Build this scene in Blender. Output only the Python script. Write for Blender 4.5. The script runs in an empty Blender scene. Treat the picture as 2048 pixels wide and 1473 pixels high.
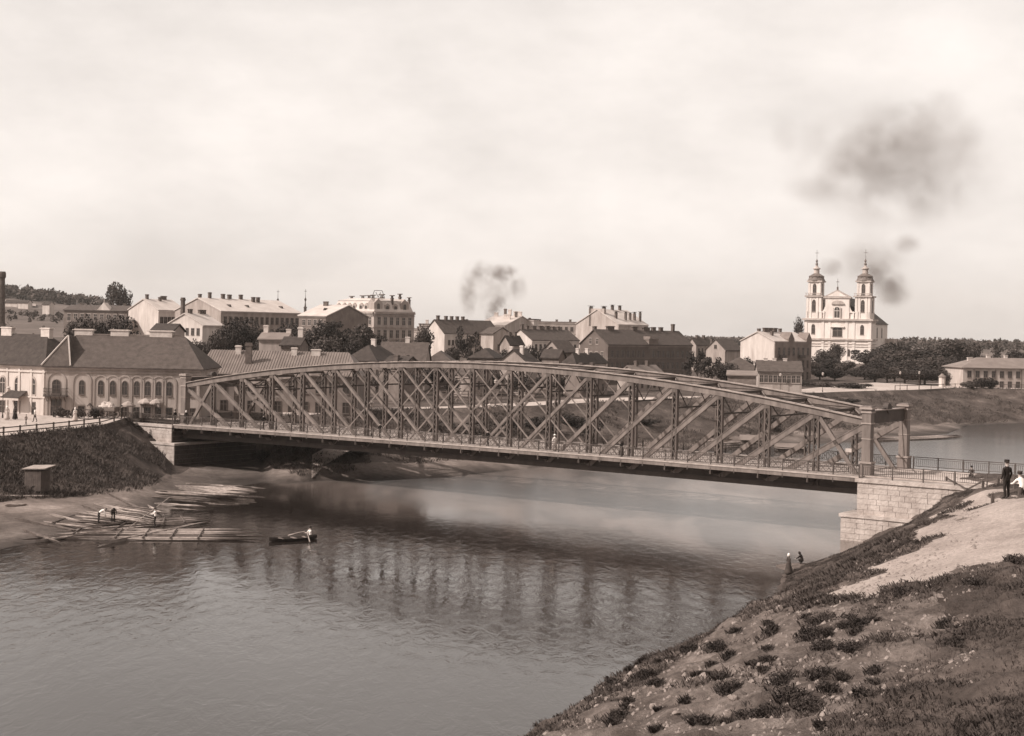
import bpy, math, random
import numpy as np
from mathutils import Vector, Matrix

random.seed(7)
RNG = np.random.default_rng(11)
scene = bpy.context.scene
COL = scene.collection

# ------------------------------------------------------------------ camera
# photograph 2048 x 1473: focal length 3000 px, horizon near row 660, rolled 0.02 rad
F, CX, HY, ROLL, HC = 3000.0, 1024.0, 660.0, 0.02, 18.8
cam_data = bpy.data.cameras.new("camera")
cam = bpy.data.objects.new("camera", cam_data)
COL.objects.link(cam)
cam_data.sensor_width = 36.0
cam_data.lens = F / 2048.0 * 36.0
cam_data.shift_y = -(736.5 - HY) / 2048.0
cam_data.clip_start = 0.5
cam_data.clip_end = 12000.0
cam.matrix_world = (Matrix.Translation((0, 0, HC)) @ Matrix.Rotation(math.pi / 2, 4, 'X')
                    @ Matrix.Rotation(ROLL, 4, 'Z'))
scene.camera = cam

# ------------------------------------------------------------------ sky and sun
SUN_EL = math.radians(41)
SUN_H = Vector((-0.93, -0.37, 0)).normalized()
TO_SUN = Vector((SUN_H.x * math.cos(SUN_EL), SUN_H.y * math.cos(SUN_EL), math.sin(SUN_EL)))
world = bpy.data.worlds.new("World")
scene.world = world
world.use_nodes = True
nt = world.node_tree
for n in list(nt.nodes):
    nt.nodes.remove(n)
wo = nt.nodes.new("ShaderNodeOutputWorld")
bg = nt.nodes.new("ShaderNodeBackground")
sky = nt.nodes.new("ShaderNodeTexSky")
sky.sky_type = 'NISHITA'
sky.sun_disc = False
sky.sun_elevation = SUN_EL
sky.sun_rotation = math.atan2(SUN_H.x, SUN_H.y)
sky.air_density = 1.0
sky.dust_density = 3.0
bw = nt.nodes.new("ShaderNodeRGBToBW")
nt.links.new(sky.outputs[0], bw.inputs[0])
# an old plate does not separate blue sky from cloud: the sky is seen as one toned, thinly clouded sheet
tc = nt.nodes.new("ShaderNodeTexCoord")
mp = nt.nodes.new("ShaderNodeMapping")
mp.inputs['Scale'].default_value = (1.0, 1.0, 2.2)
nz = nt.nodes.new("ShaderNodeTexNoise")
nz.inputs['Scale'].default_value = 5.0
nz.inputs['Detail'].default_value = 9
nz.inputs['Roughness'].default_value = 0.6
nt.links.new(tc.outputs['Generated'], mp.inputs[0])
nt.links.new(mp.outputs[0], nz.inputs['Vector'])
rmp = nt.nodes.new("ShaderNodeMapRange")
rmp.inputs['From Min'].default_value = 0.3
rmp.inputs['From Max'].default_value = 0.7
rmp.inputs['To Min'].default_value = 0.84
rmp.inputs['To Max'].default_value = 1.12
nt.links.new(nz.outputs[0], rmp.inputs[0])
mx = nt.nodes.new("ShaderNodeMix")
mx.data_type = 'FLOAT'
mx.inputs[0].default_value = 0.55
clo = nt.nodes.new("ShaderNodeMath"); clo.operation = 'MULTIPLY'
nt.links.new(bw.outputs[0], mx.inputs[2])
mx.inputs[3].default_value = 5.2
nt.links.new(mx.outputs[0], clo.inputs[0])
nt.links.new(rmp.outputs[0], clo.inputs[1])
tint = nt.nodes.new("ShaderNodeMix")
tint.data_type = 'RGBA'
tint.blend_type = 'MULTIPLY'
tint.inputs[0].default_value = 1.0
tint.inputs[7].default_value = (1.06, 0.985, 0.932, 1)
nt.links.new(clo.outputs[0], tint.inputs[6])
nt.links.new(tint.outputs[2], bg.inputs[0])
bg.inputs[1].default_value = 0.15
nt.links.new(bg.outputs[0], wo.inputs[0])

sl = bpy.data.lights.new("sun", 'SUN')
sl.energy = 4.2
sl.angle = math.radians(0.6)
sl.color = (1.0, 0.95, 0.9)
sun = bpy.data.objects.new("sun", sl)
COL.objects.link(sun)
sun.rotation_euler = (-TO_SUN).to_track_quat('-Z', 'Y').to_euler()
sun.location = (-200, -100, 200)
scene.view_settings.view_transform = 'Standard'
scene.view_settings.look = 'None'
scene.view_settings.exposure = 0.5
scene.view_settings.gamma = 1.0
scene.view_settings.use_curve_mapping = False
scene.cycles.max_bounces = 6
scene.cycles.transparent_max_bounces = 12
scene.cycles.volume_bounces = 1
scene.cycles.volume_step_rate = 2.0
scene.cycles.volume_max_steps = 128

# ------------------------------------------------------------------ pixels <-> places
CR, SR = math.cos(ROLL), math.sin(ROLL)
def uv(x, y):
    dx, dy = x - CX, y - HY
    return dx * CR + dy * SR, -dx * SR + dy * CR
def P(x, y, D):
    u, v = uv(x, y)
    return Vector((u * D / F, D, HC - v * D / F))
def G(x, y, z):
    u, v = uv(x, y)
    return P(x, y, (HC - z) * F / v)
def proj(X, D, Z):
    u, v = F * X / D, F * (HC - Z) / D
    return CX + u * CR - v * SR, HY + u * SR + v * CR

# ------------------------------------------------------------------ noise
_H = RNG.random((256, 256))
def vnoise(x, y):
    x = np.asarray(x, float); y = np.asarray(y, float)
    xi = np.floor(x).astype(int); yi = np.floor(y).astype(int)
    fx = x - xi; fy = y - yi
    fx = fx * fx * (3 - 2 * fx); fy = fy * fy * (3 - 2 * fy)
    a = _H[xi & 255, yi & 255]; b = _H[(xi + 1) & 255, yi & 255]
    c = _H[xi & 255, (yi + 1) & 255]; d = _H[(xi + 1) & 255, (yi + 1) & 255]
    return (a * (1 - fx) + b * fx) * (1 - fy) + (c * (1 - fx) + d * fx) * fy - 0.5
def fbm(x, y, o=4):
    s = 0; a = 1.0
    for k in range(o):
        s = s + a * vnoise(x * 2 ** k + 17.3 * k, y * 2 ** k + 9.1 * k)
        a *= 0.5
    return s

# ------------------------------------------------------------------ materials (sepia plate tones)
def tone(v):
    k = min(max(v, 0.0), 1.0) ** 0.6
    r = 1.30 * (1 - k) + 1.04 * k
    g = 0.95 * (1 - k) + 0.99 * k
    b = 0.80 * (1 - k) + 0.93 * k
    return (min(v * r, 1), v * g, v * b, 1)
MATS = {}
ALB = 0.86
def mat(name, v, var=0.22, scale=1.0, rough=0.9, bump=0.0, bscale=None, spec=0.2, fine=0.12, metal=0.0, streak=False):
    if name in MATS:
        return MATS[name]
    v *= ALB
    m = bpy.data.materials.new(name)
    m.use_nodes = True
    t = m.node_tree
    b = t.nodes["Principled BSDF"]
    geo = t.nodes.new("ShaderNodeNewGeometry")
    n1 = t.nodes.new("ShaderNodeTexNoise")
    n1.inputs['Scale'].default_value = scale
    n1.inputs['Detail'].default_value = 6
    n1.inputs['Roughness'].default_value = 0.62
    src = geo.outputs['Position']
    if streak:
        ms = t.nodes.new("ShaderNodeMapping"); ms.inputs['Scale'].default_value = (1, 1, .22); t.links.new(src, ms.inputs[0]); src = ms.outputs[0]
    t.links.new(src, n1.inputs['Vector'])
    r = t.nodes.new("ShaderNodeValToRGB")
    r.color_ramp.elements[0].position = 0.28
    r.color_ramp.elements[1].position = 0.72
    r.color_ramp.elements[0].color = tone(v * (1 - var - fine * .5))
    r.color_ramp.elements[1].color = tone(min(1, v * (1 + var + fine * .5)))
    t.links.new(n1.outputs[0], r.inputs[0])
    t.links.new(r.outputs[0], b.inputs['Base Color'])
    b.inputs['Roughness'].default_value = rough
    b.inputs['Specular IOR Level'].default_value = spec
    b.inputs['Metallic'].default_value = metal
    if bump:
        n2 = t.nodes.new("ShaderNodeTexNoise")
        n2.inputs['Scale'].default_value = bscale or scale * 6
        n2.inputs['Detail'].default_value = 5
        t.links.new(geo.outputs['Position'], n2.inputs['Vector'])
        bp = t.nodes.new("ShaderNodeBump")
        bp.inputs['Strength'].default_value = bump
        bp.inputs['Distance'].default_value = 0.15
        t.links.new(n2.outputs[0], bp.inputs['Height'])
        t.links.new(bp.outputs[0], b.inputs['Normal'])
    MATS[name] = m
    return m

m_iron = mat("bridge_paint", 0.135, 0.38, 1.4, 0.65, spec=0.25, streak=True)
m_iron_post = mat("post_iron_shaded", 0.085, 0.4, 1.6, 0.7, streak=True)  # bridge paint darkened to stand for the shade inside the laced posts
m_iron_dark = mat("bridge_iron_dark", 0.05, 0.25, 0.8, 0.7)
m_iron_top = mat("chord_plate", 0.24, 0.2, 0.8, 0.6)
m_plank = mat("deck_planks", 0.3, 0.25, 1.5)
m_rail = mat("railing_iron", 0.06, 0.2, 1.0, 0.6)
m_stone = mat("abutment_stone", 0.33, 0.26, 0.9, 0.9, bump=0.5, bscale=5)
m_stone_shade = mat("abutment_stone_shaded", 0.05, 0.35, 0.9, 0.9, bump=0.5, bscale=5)  # abutment stone with the deep shade under the deck painted in
m_mortar = mat("mortar", 0.25, 0.2, 2.0)
m_white = mat("white_stucco", 0.44, 0.2, 0.7, streak=True)
m_church = mat("church_whitewash", 0.56, 0.12, 0.5, streak=True)
m_cream = mat("cream_stucco", 0.33, 0.25, 0.7, streak=True)
m_grey = mat("grey_stucco", 0.31, 0.24, 0.7, streak=True)
m_pale = mat("pale_wall", 0.26, 0.26, 0.7, streak=True)
m_brick = mat("dark_brick", 0.10, 0.22, 0.6)
m_brick2 = mat("weathered_brick", 0.15, 0.22, 0.6)
m_wood = mat("grey_boards", 0.14, 0.3, 1.2)
m_timber = mat("peeled_timber", 0.24, 0.35, 1.6, bump=0.3)
m_timber_d = mat("wet_timber", 0.09, 0.35, 1.6)
m_post = mat("fence_wood", 0.07, 0.3, 2.0)
m_tile = mat("tile_roof_dark", 0.04, 0.3, 1.4, bump=0.4)
m_tile2 = mat("tile_roof_brown", 0.065, 0.25, 1.4, bump=0.4)
m_metal = mat("grey_metal_roof", 0.155, 0.15, 0.5, 0.7, spec=0.2)
m_metal_w = mat("pale_metal_roof", 0.42, 0.12, 0.4, 0.55, spec=0.3)
m_chim = mat("chimney_brick", 0.09, 0.3, 2.0)
m_chim_w = mat("chimney_plaster", 0.45, 0.15, 2.0)
m_trim = mat("window_trim", 0.3, 0.12, 1.0)
m_trim_d = mat("window_frame_dark", 0.12, 0.2, 1.0)
m_pane = mat("window_pane", 0.035, 0.4, 0.8, 0.25, spec=0.5)
m_leaf = mat("leaves", 0.028, 0.55, 0.9, 0.8)
m_leaf2 = mat("leaves_pale", 0.05, 0.5, 0.9, 0.8)
m_leaf3 = mat("far_forest", 0.06, 0.4, 0.08, 0.9)
m_bark = mat("bark", 0.07, 0.3, 3.0)
m_blade = mat("grass_blades", 0.055, 0.55, 0.8, 0.85)
m_blade2 = mat("weed_blades", 0.034, 0.5, 1.2, 0.85)
m_rock = mat("rock", 0.2, 0.3, 2.0, bump=0.6)
m_black = mat("black_cloth", 0.018, 0.3, 4)
m_dkcloth = mat("dark_cloth", 0.045, 0.3, 4)
m_whcloth = mat("white_cloth", 0.68, 0.1, 4)
m_skin = mat("skin", 0.32, 0.1, 4)
m_hair = mat("hair", 0.03, 0.2, 4)
m_canvas = mat("canvas", 0.38, 0.12, 2.0)
m_hide = mat("horse_hide", 0.06, 0.3, 2.0)
m_copper = mat("church_metal", 0.12, 0.3, 1.0, 0.6)

# ------------------------------------------------------------------ mesh helpers
def raw(name, verts, faces, mats, fm=None, parent=None, smooth=False, loc=None):
    me = bpy.data.meshes.new(name)
    me.from_pydata([tuple(v) for v in verts], [], faces)
    for m in (mats if isinstance(mats, (list, tuple)) else [mats]):
        me.materials.append(m)
    if fm is not None:
        me.polygons.foreach_set('material_index', fm)
    if smooth:
        me.polygons.foreach_set('use_smooth', [True] * len(me.polygons))
    me.update()
    o = bpy.data.objects.new(name, me)
    COL.objects.link(o)
    if parent is not None:
        o.parent = parent
    if loc is not None:
        o.location = loc
    return o
def npmesh(name, V, tris, mats, fm=None, parent=None, smooth=False, sides=3):
    me = bpy.data.meshes.new(name)
    V = np.asarray(V, np.float32); T = np.asarray(tris, np.int32)
    me.vertices.add(len(V)); me.vertices.foreach_set('co', V.ravel())
    me.loops.add(T.size); me.loops.foreach_set('vertex_index', T.ravel())
    me.polygons.add(len(T))
    me.polygons.foreach_set('loop_start', np.arange(0, T.size, sides, dtype=np.int32))
    for m in (mats if isinstance(mats, (list, tuple)) else [mats]):
        me.materials.append(m)
    if fm is not None:
        me.polygons.foreach_set('material_index', np.asarray(fm, np.int32))
    if smooth:
        me.polygons.foreach_set('use_smooth', np.ones(len(T), bool))
    me.update(calc_edges=True)
    me.validate()
    o = bpy.data.objects.new(name, me)
    COL.objects.link(o)
    if parent is not None:
        o.parent = parent
    return o
def tag(o, label=None, cat=None, group=None, kind=None):
    if label: o['label'] = label
    if cat: o['category'] = cat
    if group: o['group'] = group
    if kind: o['kind'] = kind
    return o
def empty(name, loc, label, cat, group=None, rz=0.0):
    o = bpy.data.objects.new(name, None)
    COL.objects.link(o)
    o.location = loc
    o.rotation_euler = (0, 0, rz)
    o.empty_display_size = 0.3
    return tag(o, label, cat, group)
def inst(src, parent, loc, rz=0.0, scale=(1, 1, 1)):
    c = src.copy()
    COL.objects.link(c)
    c.parent = parent
    c.location = loc
    c.rotation_euler = (0, 0, rz)
    c.scale = scale
    return c
def copy_tree(o, parent=None):
    c = o.copy(); COL.objects.link(c); c.parent = parent
    for ch in o.children:
        copy_tree(ch, c)
    return c
_trash = []
def proto(o):
    _trash.append(o)
    return o

class MB:
    def __init__(s):
        s.v = []; s.f = []; s.m = []
    def add(s, verts, faces, mi=0):
        b = len(s.v)
        s.v += [tuple(v) for v in verts]
        s.f += [tuple(b + i for i in f) for f in faces]
        s.m += [mi] * len(faces)
        return s
    def box(s, o, a, b, c, mi=0):
        o, a, b, c = Vector(o), Vector(a), Vector(b), Vector(c)
        if a.cross(b).dot(c) < 0:
            a, b = b, a
        v = [o, o + a, o + a + b, o + b, o + c, o + a + c, o + a + b + c, o + b + c]
        return s.add(v, [(3, 2, 1, 0), (4, 5, 6, 7), (0, 1, 5, 4), (1, 2, 6, 5), (2, 3, 7, 6), (3, 0, 4, 7)], mi)
    def cbox(s, x0, x1, y0, y1, z0, z1, mi=0):
        return s.box((x0, y0, z0), (x1 - x0, 0, 0), (0, y1 - y0, 0), (0, 0, z1 - z0), mi)
    def bar(s, p, q, w, t, side=None, mi=0):
        """rectangular bar from p to q, w wide across `side`, t thick in the third direction"""
        p, q = Vector(p), Vector(q)
        d = q - p
        if d.length < 1e-6: return s
        dn = d.normalized()
        sd = Vector(side) if side is not None else (Vector((0, 0, 1)) if abs(dn.z) < .9 else Vector((1, 0, 0)))
        sd = (sd - dn * sd.dot(dn)).normalized()
        th = dn.cross(sd)
        return s.box(p - sd * w / 2 - th * t / 2, sd * w, th * t, d, mi)
    def tube(s, pts, rad, n=8, mi=0, cap=True):
        pts = [Vector(p) for p in pts]
        rad = rad if isinstance(rad, (list, tuple)) else [rad] * len(pts)
        b = len(s.v)
        for i, p in enumerate(pts):
            d = (pts[min(i + 1, len(pts) - 1)] - pts[max(i - 1, 0)]).normalized()
            a = Vector((0, 0, 1)) if abs(d.z) < .9 else Vector((1, 0, 0))
            x = d.cross(a).normalized(); y = d.cross(x).normalized()
            for k in range(n):
                t = 2 * math.pi * k / n
                s.v.append(tuple(p + (x * math.cos(t) + y * math.sin(t)) * rad[i]))
        for i in range(len(pts) - 1):
            for k in range(n):
                k2 = (k + 1) % n
                s.f.append((b + i * n + k, b + i * n + k2, b + (i + 1) * n + k2, b + (i + 1) * n + k)); s.m.append(mi)
        if cap:
            s.f.append(tuple(b + k for k in reversed(range(n)))); s.m.append(mi)
            s.f.append(tuple(b + (len(pts) - 1) * n + k for k in range(n))); s.m.append(mi)
        return s
    def lathe(s, c, prof, n=12, mi=0):
        c = Vector(c); b = len(s.v)
        for (r, z) in prof:
            for k in range(n):
                t = 2 * math.pi * (k + .5) / n
                s.v.append((c.x + r * math.cos(t), c.y + r * math.sin(t), c.z + z))
        for i in range(len(prof) - 1):
            for k in range(n):
                k2 = (k + 1) % n
                s.f.append((b + i * n + k, b + i * n + k2, b + (i + 1) * n + k2, b + (i + 1) * n + k)); s.m.append(mi)
        s.f.append(tuple(b + (len(prof) - 1) * n + k for k in range(n))); s.m.append(mi)
        s.f.append(tuple(b + k for k in reversed(range(n)))); s.m.append(mi)
        return s
    def prism(s, poly, d, mi=0):
        """poly: 3D points in order; d: extrusion vector"""
        poly = [Vector(p) for p in poly]; d = Vector(d); n = len(poly)
        v = poly + [p + d for p in poly]
        f = [tuple(reversed(range(n))), tuple(range(n, 2 * n))] + [(i, (i + 1) % n, n + (i + 1) % n, n + i) for i in range(n)]
        return s.add(v, f, mi)
    def build(s, name, mats, parent=None, smooth=False, origin=None):
        vs = s.v
        if origin is not None:
            o = Vector(origin); vs = [(x - o.x, y - o.y, z - o.z) for x, y, z in vs]
        ob = raw(name, vs, s.f, mats, s.m, parent, smooth)
        if origin is not None and parent is None:
            ob.location = origin
        return ob
USE_HAZE = True

# ================================================================== SETTING
# ---- river
wm = bpy.data.materials.new("river_water"); wm.use_nodes = True
t = wm.node_tree; b = t.nodes["Principled BSDF"]
b.inputs['Base Color'].default_value = tone(0.022)
b.inputs['Specular Tint'].default_value = (1.0, 0.92, 0.86, 1)
b.inputs['IOR'].default_value = 1.4
b.inputs['Specular IOR Level'].default_value = 0.5
geo = t.nodes.new("ShaderNodeNewGeometry")
big = t.nodes.new("ShaderNodeTexNoise"); big.inputs['Scale'].default_value = 0.028; big.inputs['Detail'].default_value = 4
t.links.new(geo.outputs['Position'], big.inputs['Vector'])
mpw = t.nodes.new("ShaderNodeMapping"); mpw.inputs['Rotation'].default_value = (0, 0, 0.6); mpw.inputs['Scale'].default_value = (1, 0.45, 1)
t.links.new(geo.outputs['Position'], mpw.inputs[0])
w1 = t.nodes.new("ShaderNodeTexNoise"); w1.inputs['Scale'].default_value = 1.1; w1.inputs['Detail'].default_value = 4; w1.inputs['Roughness'].default_value = 0.6
w1.inputs['Distortion'].default_value = 0.6
t.links.new(mpw.outputs[0], w1.inputs['Vector'])
w2 = t.nodes.new("ShaderNodeTexNoise"); w2.inputs['Scale'].default_value = 0.16; w2.inputs['Detail'].default_value = 3
t.links.new(mpw.outputs[0], w2.inputs['Vector'])
bs = t.nodes.new("ShaderNodeMapRange"); bs.inputs['From Min'].default_value = 0.36; bs.inputs['From Max'].default_value = 0.64
bs.inputs['To Min'].default_value = 0.16; bs.inputs['To Max'].default_value = 0.6
t.links.new(big.outputs[0], bs.inputs[0])
add = t.nodes.new("ShaderNodeMath"); add.operation = 'MULTIPLY_ADD'; add.inputs[1].default_value = 1.6
t.links.new(w2.outputs[0], add.inputs[0]); t.links.new(w1.outputs[0], add.inputs[2])
bp = t.nodes.new("ShaderNodeBump"); bp.inputs['Distance'].default_value = 0.12
sep = t.nodes.new("ShaderNodeSeparateXYZ"); t.links.new(geo.outputs['Position'], sep.inputs[0])
calm = t.nodes.new("ShaderNodeMapRange"); calm.inputs['From Min'].default_value = 95; calm.inputs['From Max'].default_value = 175      # the reach above the bend lies sheltered
calm.inputs['To Min'].default_value = 1.0; calm.inputs['To Max'].default_value = 0.22
t.links.new(sep.outputs['Y'], calm.inputs[0])
sm = t.nodes.new("ShaderNodeMath"); sm.operation = 'MULTIPLY'; t.links.new(bs.outputs[0], sm.inputs[0]); t.links.new(calm.outputs[0], sm.inputs[1])
t.links.new(sm.outputs[0], bp.inputs['Strength']); t.links.new(add.outputs[0], bp.inputs['Height'])
t.links.new(bp.outputs[0], b.inputs['Normal'])
rr = t.nodes.new("ShaderNodeMapRange"); rr.inputs['From Min'].default_value = 0.35; rr.inputs['From Max'].default_value = 0.65
mps = t.nodes.new("ShaderNodeMapping"); mps.inputs['Rotation'].default_value = (0, 0, -0.75); mps.inputs['Scale'].default_value = (1, .3, 1)
t.links.new(geo.outputs['Position'], mps.inputs[0])
silt_sheen = t.nodes.new("ShaderNodeTexNoise"); silt_sheen.inputs['Scale'].default_value = .12; silt_sheen.inputs['Detail'].default_value = 8; silt_sheen.inputs['Distortion'].default_value = 1.6
t.links.new(mps.outputs[0], silt_sheen.inputs['Vector'])
sr = t.nodes.new("ShaderNodeValToRGB"); sr.color_ramp.elements[0].position = 0; sr.color_ramp.elements[1].position = 1
sr.color_ramp.elements[0].color = tone(.012); sr.color_ramp.elements[1].color = tone(.12)      # pale sky sheen painted into the colour as streaks of silt
sheen_reach = t.nodes.new("ShaderNodeMapRange"); sheen_reach.interpolation_type = 'SMOOTHSTEP'; sheen_reach.inputs['From Min'].default_value = 124; sheen_reach.inputs['From Max'].default_value = 162   # wind-ruffled reach by the bridge, where the painted sheen lies
fl = t.nodes.new("ShaderNodeMath"); fl.operation = 'MULTIPLY_ADD'; fl.inputs[1].default_value = 1.2; t.links.new(sep.outputs['X'], fl.inputs[0]); t.links.new(sep.outputs['Y'], fl.inputs[2])
t.links.new(fl.outputs[0], sheen_reach.inputs[0])
sn = t.nodes.new("ShaderNodeMapRange"); sn.inputs['From Min'].default_value = .36; sn.inputs['From Max'].default_value = .64; sn.inputs['To Min'].default_value = .35; t.links.new(silt_sheen.outputs[0], sn.inputs[0])
sheen_fade = t.nodes.new("ShaderNodeMapRange"); sheen_fade.inputs['From Min'].default_value = 185; sheen_fade.inputs['From Max'].default_value = 235; sheen_fade.inputs['To Min'].default_value = 1; sheen_fade.inputs['To Max'].default_value = .08; t.links.new(sep.outputs['Y'], sheen_fade.inputs[0])
sd2 = t.nodes.new("ShaderNodeMath"); sd2.operation = 'MULTIPLY'; t.links.new(sheen_reach.outputs[0], sd2.inputs[0]); t.links.new(sheen_fade.outputs[0], sd2.inputs[1])
so = t.nodes.new("ShaderNodeMath"); so.operation = 'MULTIPLY'; t.links.new(sd2.outputs[0], so.inputs[0]); t.links.new(sn.outputs[0], so.inputs[1])
t.links.new(so.outputs[0], sr.inputs[0]); t.links.new(sr.outputs[0], b.inputs['Base Color'])
rr.inputs['To Min'].default_value = 0.03; rr.inputs['To Max'].default_value = 0.08
t.links.new(big.outputs[0], rr.inputs[0])
ra = t.nodes.new("ShaderNodeMath"); ra.operation = 'MULTIPLY_ADD'; ra.inputs[1].default_value = .14; t.links.new(sheen_reach.outputs[0], ra.inputs[0]); t.links.new(rr.outputs[0], ra.inputs[2])
t.links.new(ra.outputs[0], b.inputs['Roughness'])
river = raw("river", [(-900, 20, 0), (1500, 20, 0), (1500, 1200, 0), (-900, 1200, 0)], [(0, 1, 2, 3)], wm)
tag(river, kind='structure')

# ---- ground materials with several tones blended by noise
def ground_mat(name, v1, v2, scale, v3=None, bump=0.8, bscale=4.0, lo=0.4, hi=0.6, stripe=None):
    v1, v2, v3 = v1 * ALB, v2 * ALB, (v3 * ALB if v3 else None)
    m = bpy.data.materials.new(name); m.use_nodes = True
    t = m.node_tree; b = t.nodes["Principled BSDF"]
    b.inputs['Roughness'].default_value = 0.95; b.inputs['Specular IOR Level'].default_value = 0.1
    geo = t.nodes.new("ShaderNodeNewGeometry")
    src = geo.outputs['Position']
    n1 = t.nodes.new("ShaderNodeTexNoise"); n1.inputs['Scale'].default_value = scale; n1.inputs['Detail'].default_value = 7; n1.inputs['Roughness'].default_value = 0.65
    t.links.new(src, n1.inputs['Vector'])
    r = t.nodes.new("ShaderNodeValToRGB")
    r.color_ramp.elements[0].position = lo; r.color_ramp.elements[1].position = hi
    r.color_ramp.elements[0].color = tone(v1); r.color_ramp.elements[1].color = tone(v2)
    if v3 is not None:
        e = r.color_ramp.elements.new(0.72); e.color = tone(v3)
    t.links.new(n1.outputs[0], r.inputs[0])
    n2 = t.nodes.new("ShaderNodeTexNoise"); n2.inputs['Scale'].default_value = bscale; n2.inputs['Detail'].default_value = 8; n2.inputs['Roughness'].default_value = 0.7
    t.links.new(src, n2.inputs['Vector'])
    mr = t.nodes.new("ShaderNodeMapRange"); mr.inputs['From Min'].default_value = .3; mr.inputs['From Max'].default_value = .7
    mr.inputs['To Min'].default_value = .72; mr.inputs['To Max'].default_value = 1.28
    t.links.new(n2.outputs[0], mr.inputs[0])
    mul = t.nodes.new("ShaderNodeMix"); mul.data_type = 'RGBA'; mul.blend_type = 'MULTIPLY'; mul.inputs[0].default_value = 1
    t.links.new(r.outputs[0], mul.inputs[6]); t.links.new(mr.outputs[0], mul.inputs[7])
    if name == "shore_sand":                       # wet mud close to the waterline
        sp = t.nodes.new("ShaderNodeSeparateXYZ"); t.links.new(src, sp.inputs[0])
        ad = t.nodes.new("ShaderNodeMath"); ad.operation = 'MULTIPLY_ADD'; ad.inputs[1].default_value = .7; t.links.new(n1.outputs[0], ad.inputs[0]); t.links.new(sp.outputs['Z'], ad.inputs[2])
        wr = t.nodes.new("ShaderNodeMapRange"); wr.inputs['From Min'].default_value = .3; wr.inputs['From Max'].default_value = 1.25; wr.inputs['To Min'].default_value = .3; wr.inputs['To Max'].default_value = 1
        t.links.new(ad.outputs[0], wr.inputs[0])
        m4 = t.nodes.new("ShaderNodeMix"); m4.data_type = 'RGBA'; m4.blend_type = 'MULTIPLY'; m4.inputs[0].default_value = 1
        t.links.new(mul.outputs[2], m4.inputs[6]); t.links.new(wr.outputs[0], m4.inputs[7]); mul = m4
    t.links.new(mul.outputs[2], b.inputs['Base Color'])
    bp = t.nodes.new("ShaderNodeBump"); bp.inputs['Strength'].default_value = bump; bp.inputs['Distance'].default_value = 0.25
    t.links.new(n2.outputs[0], bp.inputs['Height']); t.links.new(bp.outputs[0], b.inputs['Normal'])
    MATS[name] = m
    return m
m_soil = ground_mat("bank_soil", 0.085, 0.17, 0.8, 0.27, 1.0, 5.0)
m_path = ground_mat("sandy_path", 0.18, 0.3, 0.35, None, 0.5, 6.0, .3, .6)
m_turf = ground_mat("rough_turf", 0.05, 0.09, 0.25, 0.15, 1.0, 2.0)
m_turf_dark = ground_mat("dark_turf", 0.03, 0.085, 0.22, 0.24, 1.0, 2.0, .42, .64)
m_beach = ground_mat("shore_sand", 0.1, 0.18, 0.12, 0.27, 0.6, 1.5)
m_road = ground_mat("dusty_road", 0.3, 0.38, 0.1, None, 0.3, 2.0)
m_hill = ground_mat("hill_field", 0.07, 0.12, 0.012, 0.17, 0.4, 0.2)

# ---- far bank: shore, toe of slope and crest traced along the river
FAR = [  # x, shore y, toe y, toe z, crest y
 (-900, 1280, 1100, 1.2, 960), (-300, 1150, 1020, 1.2, 905), (0, 1098, 1000, 1.2, 876), (120, 1078, 990, 1.2, 864),
 (200, 1052, 982, 1.2, 854), (258, 1032, 974, 1.2, 847, 6.1, 197.6), (300, 1018, 966, 1.0, 845, 3.5, 195.0), (346, 1000, 950, 0.6, 844, .7, 192.4),
 (440, 978, 927, 0.4, 843, .5, 198.4), (525, 966, 921, 0.5, 840, .6, 204.5), (545, 966, 935, 1.0, 838, 2.2, 206), (600, 966, 940, 1.2, 835), (640, 962, 935, 1.4, 832), (760, 962, 925, 1.6, 826),
 (900, 955, 915, 1.5, 823), (1060, 937, 903, 1.4, 819), (1200, 918, 893, 1.3, 812), (1400, 902, 880, 1.2, 803),
 (1550, 893, 868, 1.1, 797), (1700, 885, 858, 1.0, 790), (1830, 876, 850, 0.8, 786), (1895, 868, 848, 0.7, 783),
 (1940, 851, 844.5, 0.5, 783), (2048, 846, 840, 0.5, 785), (2300, 842, 836, 0.5, 785), (3200, 850, 842, 0.5, 790)]
ZC = 6.15
fu = []; fs = []; ft = []; fz = []; fc = []
fzc = []
for (x, ys, yt, zt, yc, *ex) in FAR:
    u, v = uv(x, ys); fu.append(u)
    fs.append(HC * F / v); ft.append((HC - zt) * F / uv(x, yt)[1]); fz.append(zt)
    fc.append(ex[1] if ex else (HC - ZC) * F / uv(x, yc)[1]); fzc.append(ex[0] if ex else ZC)
fu = np.array(fu)
PLU = np.array([-1400, -1000, -810, -700, -450, -250, 0, 250, 500, 800, 1600.])      # u of the columns
PLD = np.array([0, 215, 300, 380, 450, 600, 1000, 1300, 2000, 5000.])       # metres of depth
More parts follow.
